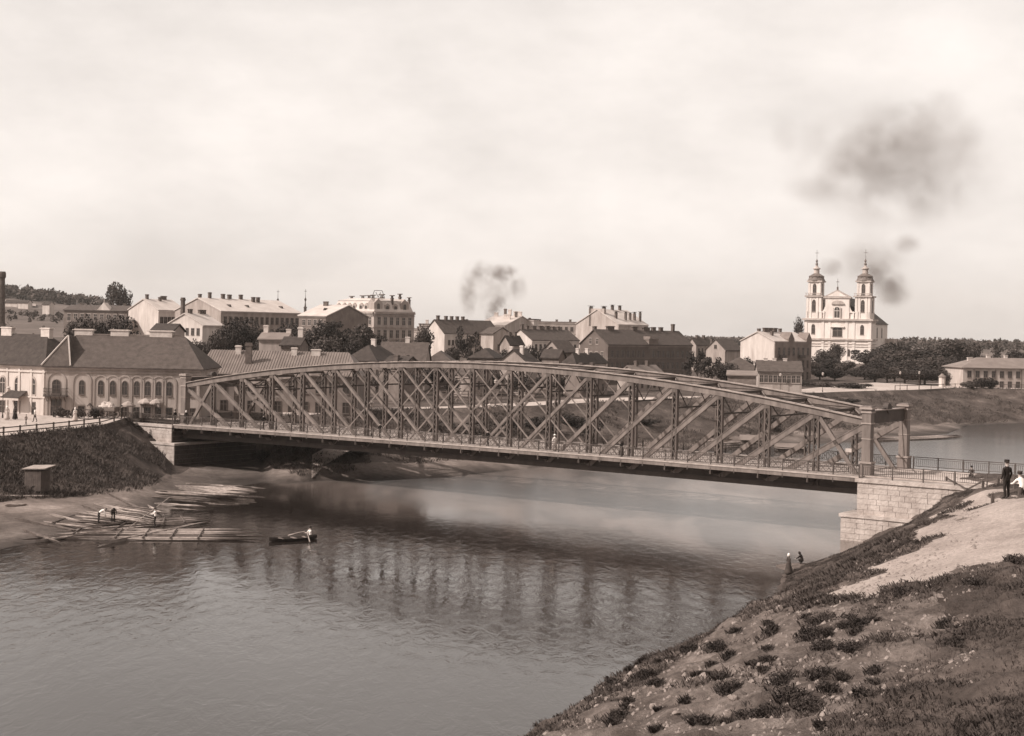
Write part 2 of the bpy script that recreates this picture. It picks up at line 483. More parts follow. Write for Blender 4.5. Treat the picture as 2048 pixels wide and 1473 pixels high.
PLZ = np.array([
 [6.15, 6.3, 7.6, 9.3, 11.0, 16.5, 30, 40, 42, 40], [6.15, 6.3, 7.6, 9.3, 11.0, 16.5, 30, 40, 41, 40], [6.15, 6.3, 7.6, 9.3, 11.0, 16.5, 25, 29, 30, 30],
 [6.15, 6.3, 7.8, 10.0, 11.6, 16.0, 22, 25, 26, 26], [6.15, 6.3, 7.9, 11.0, 12.6, 15.5, 19, 21, 22, 22],
 [6.15, 6.3, 7.8, 10.8, 12.4, 14.0, 15, 16, 17, 18], [6.15, 6.3, 7.4, 8.8, 9.8, 11.5, 12, 12, 13, 15],
 [6.15, 6.3, 7.0, 7.6, 8.0, 8.6, 8, 7, 6.5, 8], [6.15, 6.3, 6.8, 7.2, 7.4, 8.0, 8, 7, 6.5, 8],
 [6.15, 6.3, 6.6, 6.9, 7.2, 8.0, 10, 12, 12, 12], [6.15, 6.3, 6.6, 6.9, 7.2, 8.0, 10, 12, 12, 12]])
def zplat(u, D):
    u = np.asarray(u, float); D = np.asarray(D, float)
    iu = np.clip(np.searchsorted(PLU, u) - 1, 0, len(PLU) - 2); a = np.clip((u - PLU[iu]) / (PLU[iu + 1] - PLU[iu]), 0, 1)
    idd = np.clip(np.searchsorted(PLD, D) - 1, 0, len(PLD) - 2); c = np.clip((D - PLD[idd]) / (PLD[idd + 1] - PLD[idd]), 0, 1)
    return ((PLZ[iu, idd] * (1 - a) + PLZ[iu + 1, idd] * a) * (1 - c) + (PLZ[iu, idd + 1] * (1 - a) + PLZ[iu + 1, idd + 1] * a) * c)
def far_cols(u):
    return np.interp(u, fu, fs), np.interp(u, fu, ft), np.interp(u, fu, fz), np.interp(u, fu, fc)
def zfar(u, D):
    ds, dt, zt, dc = far_cols(u)
    dt = np.maximum(dt, ds + .5); dc = np.maximum(dc, dt + 1.2)
    z = np.where(D < ds, -0.12 * (ds - D), 0.0)
    k = np.clip((D - ds) / (dt - ds), 0, 1); z = np.where(D >= ds, zt * k, z)
    k2 = np.clip((D - dt) / (dc - dt), 0, 1); z = np.where(D >= dt, zt + (np.interp(u, fu, fzc) - zt) * k2, z)
    z = np.where(D >= dc, np.maximum(zplat(u, D), ZC), z)
    return z
def gz(X, D):
    return float(zfar(np.array(F * X / D), np.array(float(D))))
ucols = np.unique(np.concatenate([np.arange(-1900, 2150, 9.0), fu]))
rows = [('w', k) for k in np.linspace(0, 1, 6)[:-1]] + [('b', k) for k in np.linspace(0, 1, 9)[:-1]] + \
       [('s', k) for k in np.linspace(0, 1, 18)[:-1]] + [('p', k) for k in np.linspace(0, 1, 80) ** 2.6]
ds, dt, zt, dc = far_cols(ucols)
dt = np.maximum(dt, ds + .5); dc = np.maximum(dc, dt + 1.2)
DG = np.zeros((len(rows), len(ucols)))
kinds = []
for i, (kd, k) in enumerate(rows):
    kinds.append(kd)
    if kd == 'w': DG[i] = ds - 25 * (1 - k)
    if kd == 'b': DG[i] = ds + (dt - ds) * k
    if kd == 's': DG[i] = dt + (dc - dt) * k
    if kd == 'p': DG[i] = dc + (5200 - dc) * k
UG = np.repeat(ucols[None, :], len(rows), 0)
ZG = zfar(UG, DG)
XG = UG * DG / F
amp = np.array([{'w': 0.0, 'b': 0.22, 's': 0.7, 'p': 0.0}[k] for k in kinds])[:, None]
edge = np.ones_like(DG)
for i, (kd, k) in enumerate(rows):
    if kd == 'b': edge[i] = min(1, k * 4)
    if kd == 's': edge[i] = min(1, (1 - k) * 3 + .15)
# keep the ground low and smooth where the left abutment stands
ZG += amp * edge * fbm(XG * .22, DG * .22, 5)
ZG += np.where(DG > 700, fbm(XG * .006, DG * .006, 3) * 4, 0)
V = np.stack([XG, DG, ZG], -1).reshape(-1, 3)
nr, nc = DG.shape
idx = np.arange(nr * nc).reshape(nr, nc)
quads = np.stack([idx[:-1, :-1], idx[:-1, 1:], idx[1:, 1:], idx[1:, :-1]], -1)
km = {'w': 0, 'b': 0, 's': 1, 'p': 2}
fmat = np.zeros((nr - 1, nc - 1), int)
for i in range(nr - 1): fmat[i] = km[kinds[i]]
um = (ucols[:-1] + ucols[1:]) / 2
dark = (um < -640)
for i in range(nr - 1):
    if kinds[i] == 's': fmat[i] = np.where(dark, 3, 1)
    if kinds[i] == 'p': fmat[i] = np.where(DG[i, :-1] > 480, 4, 2)
far_bank = npmesh("terrain", V, quads.reshape(-1, 4), [m_beach, m_turf, m_turf, m_turf_dark, m_hill], fmat.ravel(), smooth=True, sides=4)
tag(far_bank, kind='structure')

# ---- roads on the far bank (sheets laid on the ground)
def ribbon(name, us, d0, d1, m, lift=0.06, n=8):
    V = []; fcs = []
    for i, u in enumerate(us):
        for k in range(n + 1):
            D = d0[i] + (d1[i] - d0[i]) * k / n
            V.append((u * D / F, D, float(zfar(np.array(u), np.array(D))) + lift))
    for i in range(len(us) - 1):
        for k in range(n):
            a = i * (n + 1) + k
            fcs.append((a, a + n + 1, a + n + 2, a + 1))
    o = raw(name, V, fcs, m)
    return tag(o, kind='structure')
us = np.arange(-1400, -655, 12.0)
cr = np.interp(us, fu, fc)
ribbon("street", us, cr + 0.5, np.maximum(cr + 6, 216 + 0 * us), m_road, n=12)
us = np.arange(-455, 1900, 12.0)
cr = np.maximum(np.interp(us, fu, fc), np.interp(us, fu, ft) + 1.2)
wid = 9 + 4 * np.sin(us * .01) + np.interp(us, [500, 640, 740, 880, 980], [0, 26, 44, 20, 0])
ribbon("embankment_road", us, cr + 0.8, cr + wid, m_road, n=10)
# sandy ramp that climbs from the beach under the bridge
us = np.linspace(-395, -300, 16)
d0 = np.interp(us, fu, ft); 
dtr, dcr = np.interp(us, fu, ft), np.interp(us, fu, fc); fr_ = np.linspace(0, 1, 16)
ribbon("ramp", us, dtr + (dcr - dtr) * (-.1 + .42 * fr_), dtr + (dcr - dtr) * (.22 + .36 * fr_), m_path, lift=0.12, n=10)

# ---- near bank: control points (x, y, depth)
ctl = []
def cp(x, y, D): ctl.append(tuple(P(x, y, D)))
EDGE = [(1890, 985, 128), (1760, 1100, 97), (1640, 1170, 77), (1500, 1208, 63), (1300, 1308, 52), (1200, 1388, 46), (1050, 1470, 42)]
for e in EDGE: cp(*e)
ed = [P(*e) for e in EDGE]
ed = [Vector((47, 150, 5.0))] + ed + [Vector((-2.5, 34, 8.5)), Vector((-8, 20, 10))]
ctl += [tuple(ed[0]), tuple(ed[-2]), tuple(ed[-1])]
nrm = Vector((-0.89, 0.45, 0))
for e in ed:
    k = e.z / (1.5 if e.y > 120 else 1.0 if e.y > 90 else .8)
    w = e + nrm * k
    ctl.append((w.x, w.y, 0.0)); w = e + nrm * (k + 5); ctl.append((w.x, w.y, -2.4)); w = e + nrm * (k + 26); ctl.append((w.x, w.y, -3.0))
for c in [(2013, 993, 69), (2048, 1040, 61), (1850, 1050, 66), (1930, 1060, 62), (1900, 1120, 56), (1780, 1150, 58), (1700, 1190, 54), (1990, 1090, 57),
          (1700, 1300, 44), (1500, 1350, 42), (1400, 1450, 38), (1250, 1450, 39.5), (1900, 1300, 40), (2048, 1150, 50), (2048, 1300, 36),
          (1900, 1470, 32), (2048, 1470, 30), (1600, 1470, 34), (1620, 1240, 49), (2048, 975, 128), (1960, 975, 120), (2200, 1000, 72), (2300, 1200, 45), (2200, 985, 120)]:
    cp(*c)
ctl += [(0, 0, 16.8), (8, 5, 15.4), (12, 16, 12.6), (4, 22, 11.2), (-10, 0, 14), (25, 5, 16), (38, 30, 13.5), (60, 40, 14), (90, 60, 14), (60, 75, 12.5), (90, 110, 9),
        (37.5, 139, 5.55), (41, 134, 5.6), (46, 129, 5.8), (60, 120, 6.2), (44, 145, 5.5), (52, 140, 5.7), (66, 133, 6.0), (100, 120, 7),
        (56, 156, 1.5), (66, 160, 1.0), (50, 165, -1.5), (80, 175, -2), (100, 165, 0), (120, 160, 0.5), (140, 190, -2.5)]
ctl += [(29.3, 138.5, -2), (27.5, 134, -2), (30.2, 132, -1.2), (33, 129.5, .6), (35.2, 135.2, 1.4), (38.5, 132.8, 3.7), (41, 131, 5.1), (31, 136, -1.6), (32.6, 134.5, .2)]
C = np.array(ctl)
def kern(r): return r
A = np.linalg.norm(C[:, None, :2] - C[None, :, :2], axis=-1)
NC = len(C)
M = np.zeros((NC + 3, NC + 3)); M[:NC, :NC] = kern(A) - np.eye(NC) * 0.4
M[:NC, NC] = 1; M[:NC, NC + 1:] = C[:, :2]; M[NC:, :NC] = M[:NC, NC:].T
wts = np.linalg.solve(M, np.concatenate([C[:, 2], np.zeros(3)]))
def znear0(X, D):
    X = np.asarray(X, float); D = np.asarray(D, float)
    s = wts[NC] + wts[NC + 1] * X + wts[NC + 2] * D
    for i in range(NC):
        s = s + wts[i] * np.hypot(X - C[i, 0], D - C[i, 1])
    return s
def inpoly(px, py, poly):
    ins = np.zeros(px.shape, bool); j = len(poly) - 1
    for i in range(len(poly)):
        xi, yi = poly[i]; xj, yj = poly[j]
        c = ((yi > py) != (yj > py)) & (px < (xj - xi) * (py - yi) / (yj - yi + 1e-9) + xi)
        ins ^= c; j = i
    return ins
PATH = [(2500, 960), (2120, 975), (1975, 990), (1912, 1004), (1854, 1054), (1821, 1087), (1780, 1112), (1751, 1132), (1726, 1157), (1660, 1182), (1600, 1205), (1680, 1214), (1730, 1206),
        (1780, 1186), (1862, 1166), (1925, 1145), (1987, 1128), (2060, 1095), (2500, 1000)]
RIGHTG = [(2500, 1040), (2060, 1098), (1987, 1130), (1925, 1147), (1868, 1168), (1880, 1230), (1905, 1270), (1790, 1345), (1720, 1400), (1640, 1473), (1500, 1640), (2900, 1800)]
xs = np.concatenate([np.arange(-45, -12, 1.2), np.arange(-12, 45, .24), np.arange(45, 150, 1.5)])
ys = np.concatenate([np.arange(-14, 26, 1.2), np.arange(26, 92, .24), np.arange(92, 200, .8)])
XN, DN = np.meshgrid(xs, ys)
ZN = znear0(XN, DN)
PXN, PYN = proj(XN, np.maximum(DN, 3), ZN)
jx = PXN + 95 * fbm(XN * .6, DN * .6, 5); jy = PYN + 34 * fbm(XN * .6 + 40, DN * .6, 5)
onpath = inpoly(jx, jy, PATH) & (DN > 30)
rough = np.where(onpath, 0.12, 1.0)
def nbump(X, D):
    e = fbm(X * .55, D * .55, 5)
    # gullies run down the slope towards the river
    a = X * .45 + D * .89; 
    return 0.2 * e + 0.24 * fbm(X * 2.1 + 9, D * 2.1, 3) + 0.3 * fbm(a * 1.6, (X * .89 - D * .45) * .35, 4) - 0.75 * np.maximum(0, .16 - np.abs(fbm(a * .55 + 3, (X * .89 - D * .45) * .16, 3)))
fade = np.clip((ZN + .4) / 1.5, 0, 1)
ZN = ZN + nbump(XN, DN) * rough * fade - np.where(onpath, 0.05, 0)
def znear(X, D):
    i = np.clip(np.searchsorted(ys, D) - 1, 0, len(ys) - 2); j = np.clip(np.searchsorted(xs, X) - 1, 0, len(xs) - 2)
    a = (D - ys[i]) / (ys[i + 1] - ys[i]); c = (X - xs[j]) / (xs[j + 1] - xs[j])
    return (ZN[i, j] * (1 - c) + ZN[i, j + 1] * c) * (1 - a) + (ZN[i + 1, j] * (1 - c) + ZN[i + 1, j + 1] * c) * a
V = np.stack([XN, DN, ZN], -1).reshape(-1, 3)
idx = np.arange(XN.size).reshape(XN.shape)
Q = np.stack([idx[:-1, :-1], idx[:-1, 1:], idx[1:, 1:], idx[1:, :-1]], -1).reshape(-1, 4)
pf = (onpath[:-1, :-1] & onpath[1:, 1:] & onpath[:-1, 1:] & onpath[1:, :-1]).ravel()
keep = (ZN[:-1, :-1].ravel() > -3.2)
rg = inpoly(PXN[:-1, :-1], PYN[:-1, :-1], RIGHTG).ravel()
def sub(name, mask, mats, fm=None):
    q = Q[mask]; used, inv = np.unique(q, return_inverse=True)
    return tag(npmesh(name, V[used], inv.reshape(-1, 4), mats, fm, smooth=True, sides=4), kind='structure')
stripg = (~rg) & ((PYN[:-1, :-1].ravel() < 1190) & (DN[:-1, :-1].ravel() > 40))
sub("ground", keep & ~pf, [m_soil, m_turf], np.where(rg | stripg, 1, 0)[keep & ~pf])
sub("path", pf, m_path)

# ================================================================== BRIDGE
PR = P(1734, 950, 140.0); PL = P(370, 846, 193.2)
DECK = 5.95
PR.z = PL.z = DECK
BL = (PL - PR).length
UB = (PR - PL).normalized()            # along the bridge, towards the near bank
WB = Vector((-UB.y, UB.x, 0))          # across the bridge
if WB.y < 0: WB = -WB                  # away from the camera
UP = Vector((0, 0, 1))
BW = 9.4
NP = 18
def bp_(i, w=0.0, z=0.0):
    return PL + UB * (BL * i / NP) + WB * w + UP * z
def camber(i):
    s = i / 9.0 - 1
    return 0.16 * (1 - s * s)
def top(i):
    s = i / 9.0 - 1
    return 9.15 - 3.95 * s * s
BOT = -1.9
bridge = empty("truss_bridge", (PL + PR) / 2 - UP * 1.5, "long grey iron truss bridge with arched top chords spanning the river", "bridge")
BO = bridge.location.copy()
def bb(mb, name, m): return mb.build(name, m, bridge, origin=BO)
for w in (0.0, BW):
    out = -1 if w == 0 else 1
    mb = MB()
    for i in range(NP):                                   # top chord
        a, c = bp_(i, w, top(i) - .38), bp_(i + 1, w, top(i + 1) - .38)
        mb.bar(a, c, 0.62, 0.5, UP, 0)
        mb.bar(a + UP * .34, c + UP * .34, 0.07, 0.85, UP, 1)
        for q in range(3):                                # cover plates on top of the chord
            f0 = .05 + q * .33
            mb.bar(a.lerp(c, f0) + UP * .39, a.lerp(c, f0 + .2) + UP * .39, 0.04, 0.6, UP, 1)
    bb(mb, "top_chord", [m_iron, m_iron_top])
    mb = MB()
    for i in range(NP):                                   # bottom chord below the deck
        mb.bar(bp_(i, w, BOT + .25 + camber(i)), bp_(i + 1, w, BOT + .25 + camber(i + 1)), 0.5, 0.5, UP, 0); mb.bar(bp_(i, w, -1.05 + camber(i)), bp_(i + 1, w, -1.05 + camber(i + 1)), 1.25, 0.1, UP, 0)
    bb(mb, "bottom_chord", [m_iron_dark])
    for i in range(1, NP):                                # laced verticals
        mb = MB(); h0, h1 = BOT + .3, top(i) - .05
        for sx in (-.23, .23):
            o = bp_(i, w, 0) + UB * sx
            mb.bar(o + UP * h0, o + UP * h1, 0.13, 0.36, UB, 0)
        k = 0; z = h0
        while z < h1 - .9:
            s = .2 if k % 2 == 0 else -.2
            a = bp_(i, w + out * .16, z) + UB * s; c = bp_(i, w + out * .16, z + .55) - UB * s
            mb.bar(a, c, 0.08, 0.04, UB, 0)
            a = bp_(i, w - out * .16, z) - UB * s; c = bp_(i, w - out * .16, z + .55) + UB * s
            mb.bar(a, c, 0.08, 0.04, UB, 0)
            z += .55; k += 1
        mb.bar(bp_(i, w + out * .19, h1 - 1.0), bp_(i, w + out * .19, h1), 0.62, 0.03, UB, 0)   # gusset
        bb(mb, "vertical_post", [m_iron_post])
    def diag(i0, i1, wd, double=True):
        mb = MB()
        a = bp_(i0, w, top(i0) - .5); c = bp_(i1, w, BOT + .4 + camber(i1))
        for sd in ((-.12, .12) if double else (out * .08,)):
            mb.bar(a + WB * sd, c + WB * sd, wd, 0.05, UP.cross(WB) + UP, 0)
        if double and wd > .4:                            # stiffening angles on the edges
            d = (c - a).normalized(); nn = d.cross(WB)
            for e in (-1, 1):
                mb.bar(a + nn * e * wd * .47 + WB * out * .16, c + nn * e * wd * .47 + WB * out * .16, 0.06, 0.06, UP, 0)
        bb(mb, "diagonal", [m_iron])
    for i in range(0, 12):
        diag(i, i + 2, np.interp(i, [0, 3, 6, 8, 11], [.42, .38, .28, .18, .13]), i < 9)
    for i in range(18, 6, -1):
        diag(i, i - 2, np.interp(18 - i, [0, 3, 6, 8, 11], [.52, .47, .32, .18, .13]), i > 9)
    diag(1, 0, .4); diag(17, 18, .4)

# cross bracing between the two trusses
for i in range(1, NP):
    mb = MB(); zt = top(i) - .45
    mb.bar(bp_(i, .3, zt), bp_(i, BW - .3, zt), .28, .2, UP)
    dz = min(2.2, max(0, zt - 4.9))
    if dz > .6:
        mb.bar(bp_(i, .3, zt - dz), bp_(i, BW - .3, zt - dz), .16, .14, UP)
        nseg = 4
        for k in range(nseg):
            w0, w1 = .3 + (BW - .6) * k / nseg, .3 + (BW - .6) * (k + 1) / nseg
            z0, z1 = (0, -dz) if k % 2 == 0 else (-dz, 0)
            mb.bar(bp_(i, w0, zt + z0), bp_(i, w1, zt + z1), .09, .07, UP)
    else:
        for w0, w1 in ((.3, 1.6), (BW - .3, BW - 1.6)):
            mb.bar(bp_(i, w0, zt - 1.3), bp_(i, w1, zt), .1, .08, UP)
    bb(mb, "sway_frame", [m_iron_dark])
for i in range(NP):
    a0, a1 = top(i) - .3, top(i + 1) - .3
    bb(MB().bar(bp_(i, 0.2, a0), bp_(i + 1, BW - .2, a1), .1, .1, UP), "lateral_brace", [m_iron])
    bb(MB().bar(bp_(i, BW - .2, a0 - .11), bp_(i + 1, .2, a1 - .11), .1, .1, UP), "lateral_brace", [m_iron])

# floor
for i in range(NP + 1):
    mb = MB(); mb.bar(bp_(i, -1.75, -.72 + camber(i)), bp_(i, BW + 1.75, -.72 + camber(i)), .62, .22, UP)
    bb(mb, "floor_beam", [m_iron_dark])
mb = MB()
for i in range(NP):
    for w in (1.6, 3.2, 4.7, 6.2, 7.8):
        mb.bar(bp_(i, w, -.5 + camber(i)), bp_(i + 1, w, -.5 + camber(i + 1)), .35, .14, UP)
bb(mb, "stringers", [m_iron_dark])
mb = MB()
for i in range(NP):
    mb.bar(bp_(i, BW / 2, -.22 + camber(i)), bp_(i + 1, BW / 2, -.22 + camber(i + 1)), .2, BW - .9, UP)
bb(mb, "roadway", [m_plank])
for w in (-1.15, BW + 1.15):
    out = -1 if w < 0 else 1
    mb = MB()
    for i in range(NP):
        a, c = bp_(i, w, -.12 + camber(i)), bp_(i + 1, w, -.12 + camber(i + 1))
        mb.bar(a, c, .1, 1.5, UP, 0)
        mb.bar(a + WB * out * .8 - UP * .02, c + WB * out * .8 - UP * .02, .14, .1, UP, 0)
    bb(mb, "walkway", [m_plank])
    mb = MB()
    for i in range(NP):
        a, c = bp_(i, w + out * .74, -.40 + camber(i)), bp_(i + 1, w + out * .74, -.40 + camber(i + 1))
        mb.bar(a, c, .34, .12, UP, 0)
    bb(mb, "fascia", [m_iron])
    ro = w + out * .66
    mb = MB()
    for i in range(NP):
        for z, r in ((1.0, .075), (.86, .035), (.12, .05)):
            mb.bar(bp_(i, ro, z + camber(i)), bp_(i + 1, ro, z + camber(i + 1)), r, r, UP)
    bb(mb, "handrail", [m_rail])
    for k in range(2 * NP + 1):
        mb = MB(); i = k / 2
        mb.bar(bp_(i, ro + out * .12, -.75 + camber(i)), bp_(i, ro + out * .03, 1.05 + camber(i)), .1, .08, UB)
        if k % 2 == 0:
            mb.bar(bp_(i, ro + out * .12, -.7 + camber(i)), bp_(i, ro + out * .12, -1.0 + camber(i)), .14, .14, UB)
        bb(mb, "railing_post", [m_rail])
    mb = MB(); nb = int(BL / .2)
    for k in range(nb):
        i = NP * (k + .5) / nb
        mb.bar(bp_(i, ro, .1 + camber(i)), bp_(i, ro, .88 + camber(i)), .03, .03, UB)
    for k in range(int(BL / .6)):
        i = NP * (k + .5) / int(BL / .6); di = NP * .28 / BL
        mb.bar(bp_(i - di, ro, .5 + camber(i)), bp_(i, ro, .84 + camber(i)), .03, .03, UB); mb.bar(bp_(i, ro, .84 + camber(i)), bp_(i + di, ro, .5 + camber(i)), .03, .03, UB)
        mb.bar(bp_(i - di, ro, .5 + camber(i)), bp_(i, ro, .16 + camber(i)), .03, .03, UB); mb.bar(bp_(i, ro, .16 + camber(i)), bp_(i + di, ro, .5 + camber(i)), .03, .03, UB)
    tag(bb(mb, "balusters", [m_rail]), kind='stuff')

# end pillars and portals
for i in (0, NP):
    for w in (0.0, BW):
        mb = MB(); c = bp_(i, w, 0)
        def sq(z0, z1, r, mi=0): mb.box(c - UB * r - WB * r + UP * z0, UB * 2 * r, WB * 2 * r, UP * (z1 - z0), mi)
        sq(-1.2, 1.05, .52); sq(1.05, 1.22, .6, 1); sq(1.22, 3.3, .42); sq(3.3, 3.38, .46, 1); sq(3.38, 4.72, .42)
        sq(4.72, 4.85, .5, 1); sq(4.85, 5.75, .43); sq(5.75, 5.9, .52, 1); sq(5.9, 6.1, .47); sq(6.1, 6.28, .62, 1); sq(6.28, 6.4, .5)
        bb(mb, "portal_pillar", [m_iron, m_iron_top])
    mb = MB()
    mb.bar(bp_(i, .42, 5.3), bp_(i, BW - .42, 5.3), 1.15, .3, UP, 0)
    mb.bar(bp_(i, .42, 5.93), bp_(i, BW - .42, 5.93), .1, .55, UP, 1)
    for k in range(12):
        w0 = .5 + (BW - 1) * k / 12
        mb.bar(bp_(i, w0, 4.78) - UB * .17, bp_(i, w0 + .4, 5.8) - UB * .17, .06, .05, UB, 0)
    bb(mb, "portal_beam", [m_iron_dark, m_iron_top])
    mb = MB()
    c = bp_(i, BW / 2, 5.95)
    ring = [c + (WB * math.cos(a) * .5 + UP * (math.sin(a) * .5 + .1)) - UB * .25 for a in np.linspace(0, 2 * math.pi, 17)[:-1]]
    mb.prism(ring, UB * .5)
    for s in (-1, 1):
        mb.bar(c + WB * s * .45, c + WB * s * 1.1 - UP * .02, .3, .2, UP)
    bb(mb, "portal_crest", [m_iron_dark])
# small white notice on the near end post
mb = MB(); c = bp_(17.55, .3, 1.95)
mb.box(c - UB * .0, UB * .62, WB * .05, UP * .34, 0); mb.bar(c + UB * .31 + UP * -1.9 + WB * .07, c + UB * .31 + UP * .3 + WB * .07, .07, .07, UB, 1)
o = mb.build("notice_board", [m_canvas, m_post], None, origin=c - UP * 1.9)
tag(o, "small white notice board on a post beside the right portal pillar", "sign")

# lamp standards on the bridge
def lamp(loc, label, cat='lamp', arm=False, h=4.0):
    r = empty("street_lamp", loc, label, cat)
    mb = MB(); mb.tube([(0, 0, 0), (0, 0, .5), (0, 0, .55), (0, 0, h)], [.11, .1, .06, .035], 8)
    if arm: mb.tube([(0, 0, h), (.25, 0, h + .3), (.7, 0, h + .35)], .025, 6)
    mb.build("post", m_rail, r)
    x = .7 if arm else 0
    mb = MB(); mb.lathe((x, 0, h - .05 if not arm else h - .2), [(.06, 0), (.2, .12), (.23, .3), (.12, .5)], 10)
    mb.build("globe", m_canvas, r)
    mb = MB(); mb.lathe((x, 0, h + .44 if not arm else h + .29), [(.32, 0), (.18, .1), (.05, .2)], 10)
    mb.build("hood", m_canvas, r)
    return r
for px_i, w, lb in ((6.05, .55, "white globe lamp on an iron post at the left third of the bridge"),
                    (8.2, BW - .55, "hooded lamp on an iron post by the far truss of the bridge"),
                    (3.05, .6, "iron lamp post by the laced vertical near the left portal")):
    lamp(bp_(px_i, w, -.1), lb, h=3.6)

# ---- masonry abutments
blk = MB(); g = .012
blk.cbox(g, 1 - g, -.06, .07, g * 2, 1 - g * 2)
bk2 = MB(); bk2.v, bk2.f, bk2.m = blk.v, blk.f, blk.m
blk = proto(blk.build("stone_block", m_stone)); blk_d = proto(bk2.build("stone_block", m_stone_shade))
def masonry(root, o, d, nv, L, z0, z1, bl=1.15, ch=.47, src=None):
    """courses of separate stones on a wall face: o corner, d along the face, nv outwards"""
    rz = math.atan2(d.y, d.x)
    nrow = max(1, round((z1 - z0) / ch)); ch = (z1 - z0) / nrow
    for r in range(nrow):
        x = 0.0; first = True
        while x < L - 1e-3:
            ln = bl * random.uniform(.8, 1.2) * (.5 if first and r % 2 else 1); first = False
            if L - x - ln < .4: ln = L - x
            c = inst(src or blk, root, o + d * x + UP * (z0 + r * ch) + nv * random.uniform(-.012, .02) - root.location, rz, (ln, 1, ch))
            x += ln
def abut(label, tower, t0, t1, w0, w1, z0, z1, faces, base):
    """t measured from the tower end towards the land"""
    e = PR if tower == 'R' else PL
    dl = UB if tower == 'R' else -UB
    r = empty("stone_abutment", Vector((e.x, e.y, 0)) + dl * (t0 + t1) / 2 + WB * (w0 + w1) / 2, label, "abutment")
    R0 = r.location.copy(); bz = Vector((e.x, e.y, 0))
    def blkbox(name, a0, a1, b0, b1, c0, c1, m):
        mb = MB(); mb.box(bz + dl * a0 + WB * b0 + UP * c0, dl * (a1 - a0), WB * (b1 - b0), UP * (c1 - c0)); return mb.build(name, m, r, origin=R0)
    blkbox("core", t0, t1, w0, w1, z0, z1, m_mortar)
    blkbox("coping", t0 - .18, t1, w0 - .2, w1 + .2, z1, z1 + .36, m_stone)
    b0, b1, c0, c1, zb0, zb1 = base
    blkbox("footing", b0, b1, c0, c1, zb0, zb1, m_mortar)
    blkbox("footing_ledge", b0 - .15, b1, c0 - .18, c1 + .18, zb1, zb1 + .3, m_stone)
    # near side faces (towards the camera) and river faces
    if tower == 'R':
        masonry(r, bz + dl * t0 + WB * w0, dl, -WB, t1 - t0, z0, z1)
        masonry(r, bz + dl * b0 + WB * c0, dl, -WB, b1 - b0, max(zb0, -.3), zb1)
    else:
        masonry(r, bz + dl * t1 + WB * w0, -dl, -WB, t1 - t0, z0, z1)
        masonry(r, bz + dl * b1 + WB * c0, -dl, -WB, b1 - b0, max(zb0, -.3), zb1)
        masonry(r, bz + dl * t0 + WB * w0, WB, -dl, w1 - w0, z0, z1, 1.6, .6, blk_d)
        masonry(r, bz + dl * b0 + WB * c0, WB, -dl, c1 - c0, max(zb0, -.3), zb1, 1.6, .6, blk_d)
    # iron bearing corbels are hidden under the deck
    return r
abut("pale stone abutment under the right end of the truss bridge", 'R', -.1, 11.5, -2.0, BW + 2.0, 1.9, DECK - .55, None, (-1.45, 9.0, -2.5, BW + 2.5, -2.5, 2.15))
abut("stone abutment under the left end of the truss bridge beside the dark grass slope", 'L', .2, 9.0, -2.0, BW + 2.0, 3.2, DECK - .55, None, (-.9, 8.0, -2.5, BW + 2.5, -1.2, 3.2))

# approaches: road slabs and parapet railings beyond both ends
for e, dl, ln, nm in ((PR, UB, 11.5, 'R'), (PL, -UB, 8.5, 'L')):
    mb = MB(); mb.box(Vector((e.x, e.y, DECK - .18)) + WB * -.6 , dl * (ln), WB * (BW + 1.2), UP * .14)
    o = mb.build("roadway", m_road, None, origin=(e.x, e.y, DECK - .2)); tag(o, kind='structure')
    for w, far_ in ((-1.85, False), (BW + 1.85, True)):
        L2 = ln + (6 if far_ and nm == 'R' else 0)
        lab = {('R', False): "iron parapet railing on the stone abutment at the right end of the bridge",
               ('R', True): "iron parapet railing on the river side of the road past the right portal",
               ('L', False): "iron parapet railing over the pale wing wall at the left end of the bridge",
               ('L', True): "iron parapet railing on the far side of the left bridge approach"}[(nm, far_)]
        r = empty("parapet_railing", Vector((e.x, e.y, DECK)) + dl * .3 + WB * w, lab, "railing")
        o = r.location.copy(); npst = int(L2 / 2.4)
        for z, s in ((1.02, .07), (.12, .05), (.85, .035)):
            mb = MB(); mb.bar(o + UP * z, o + dl * L2 + UP * z, s, s, UP); mb.build("rail", m_rail, r, origin=o)
        for k in range(npst + 1):
            mb = MB(); q = o + dl * (L2 * k / npst); mb.bar(q - UP * .3, q + UP * 1.08, .1, .1, UB); mb.build("post", m_rail, r, origin=o)
        mb = MB()
        for k in range(int(L2 / .2)):
            q = o + dl * (.2 * k + .1); mb.bar(q + UP * .1, q + UP * .88, .03, .03, UB)
        tag(mb.build("balusters", m_rail, r, origin=o), kind='stuff')

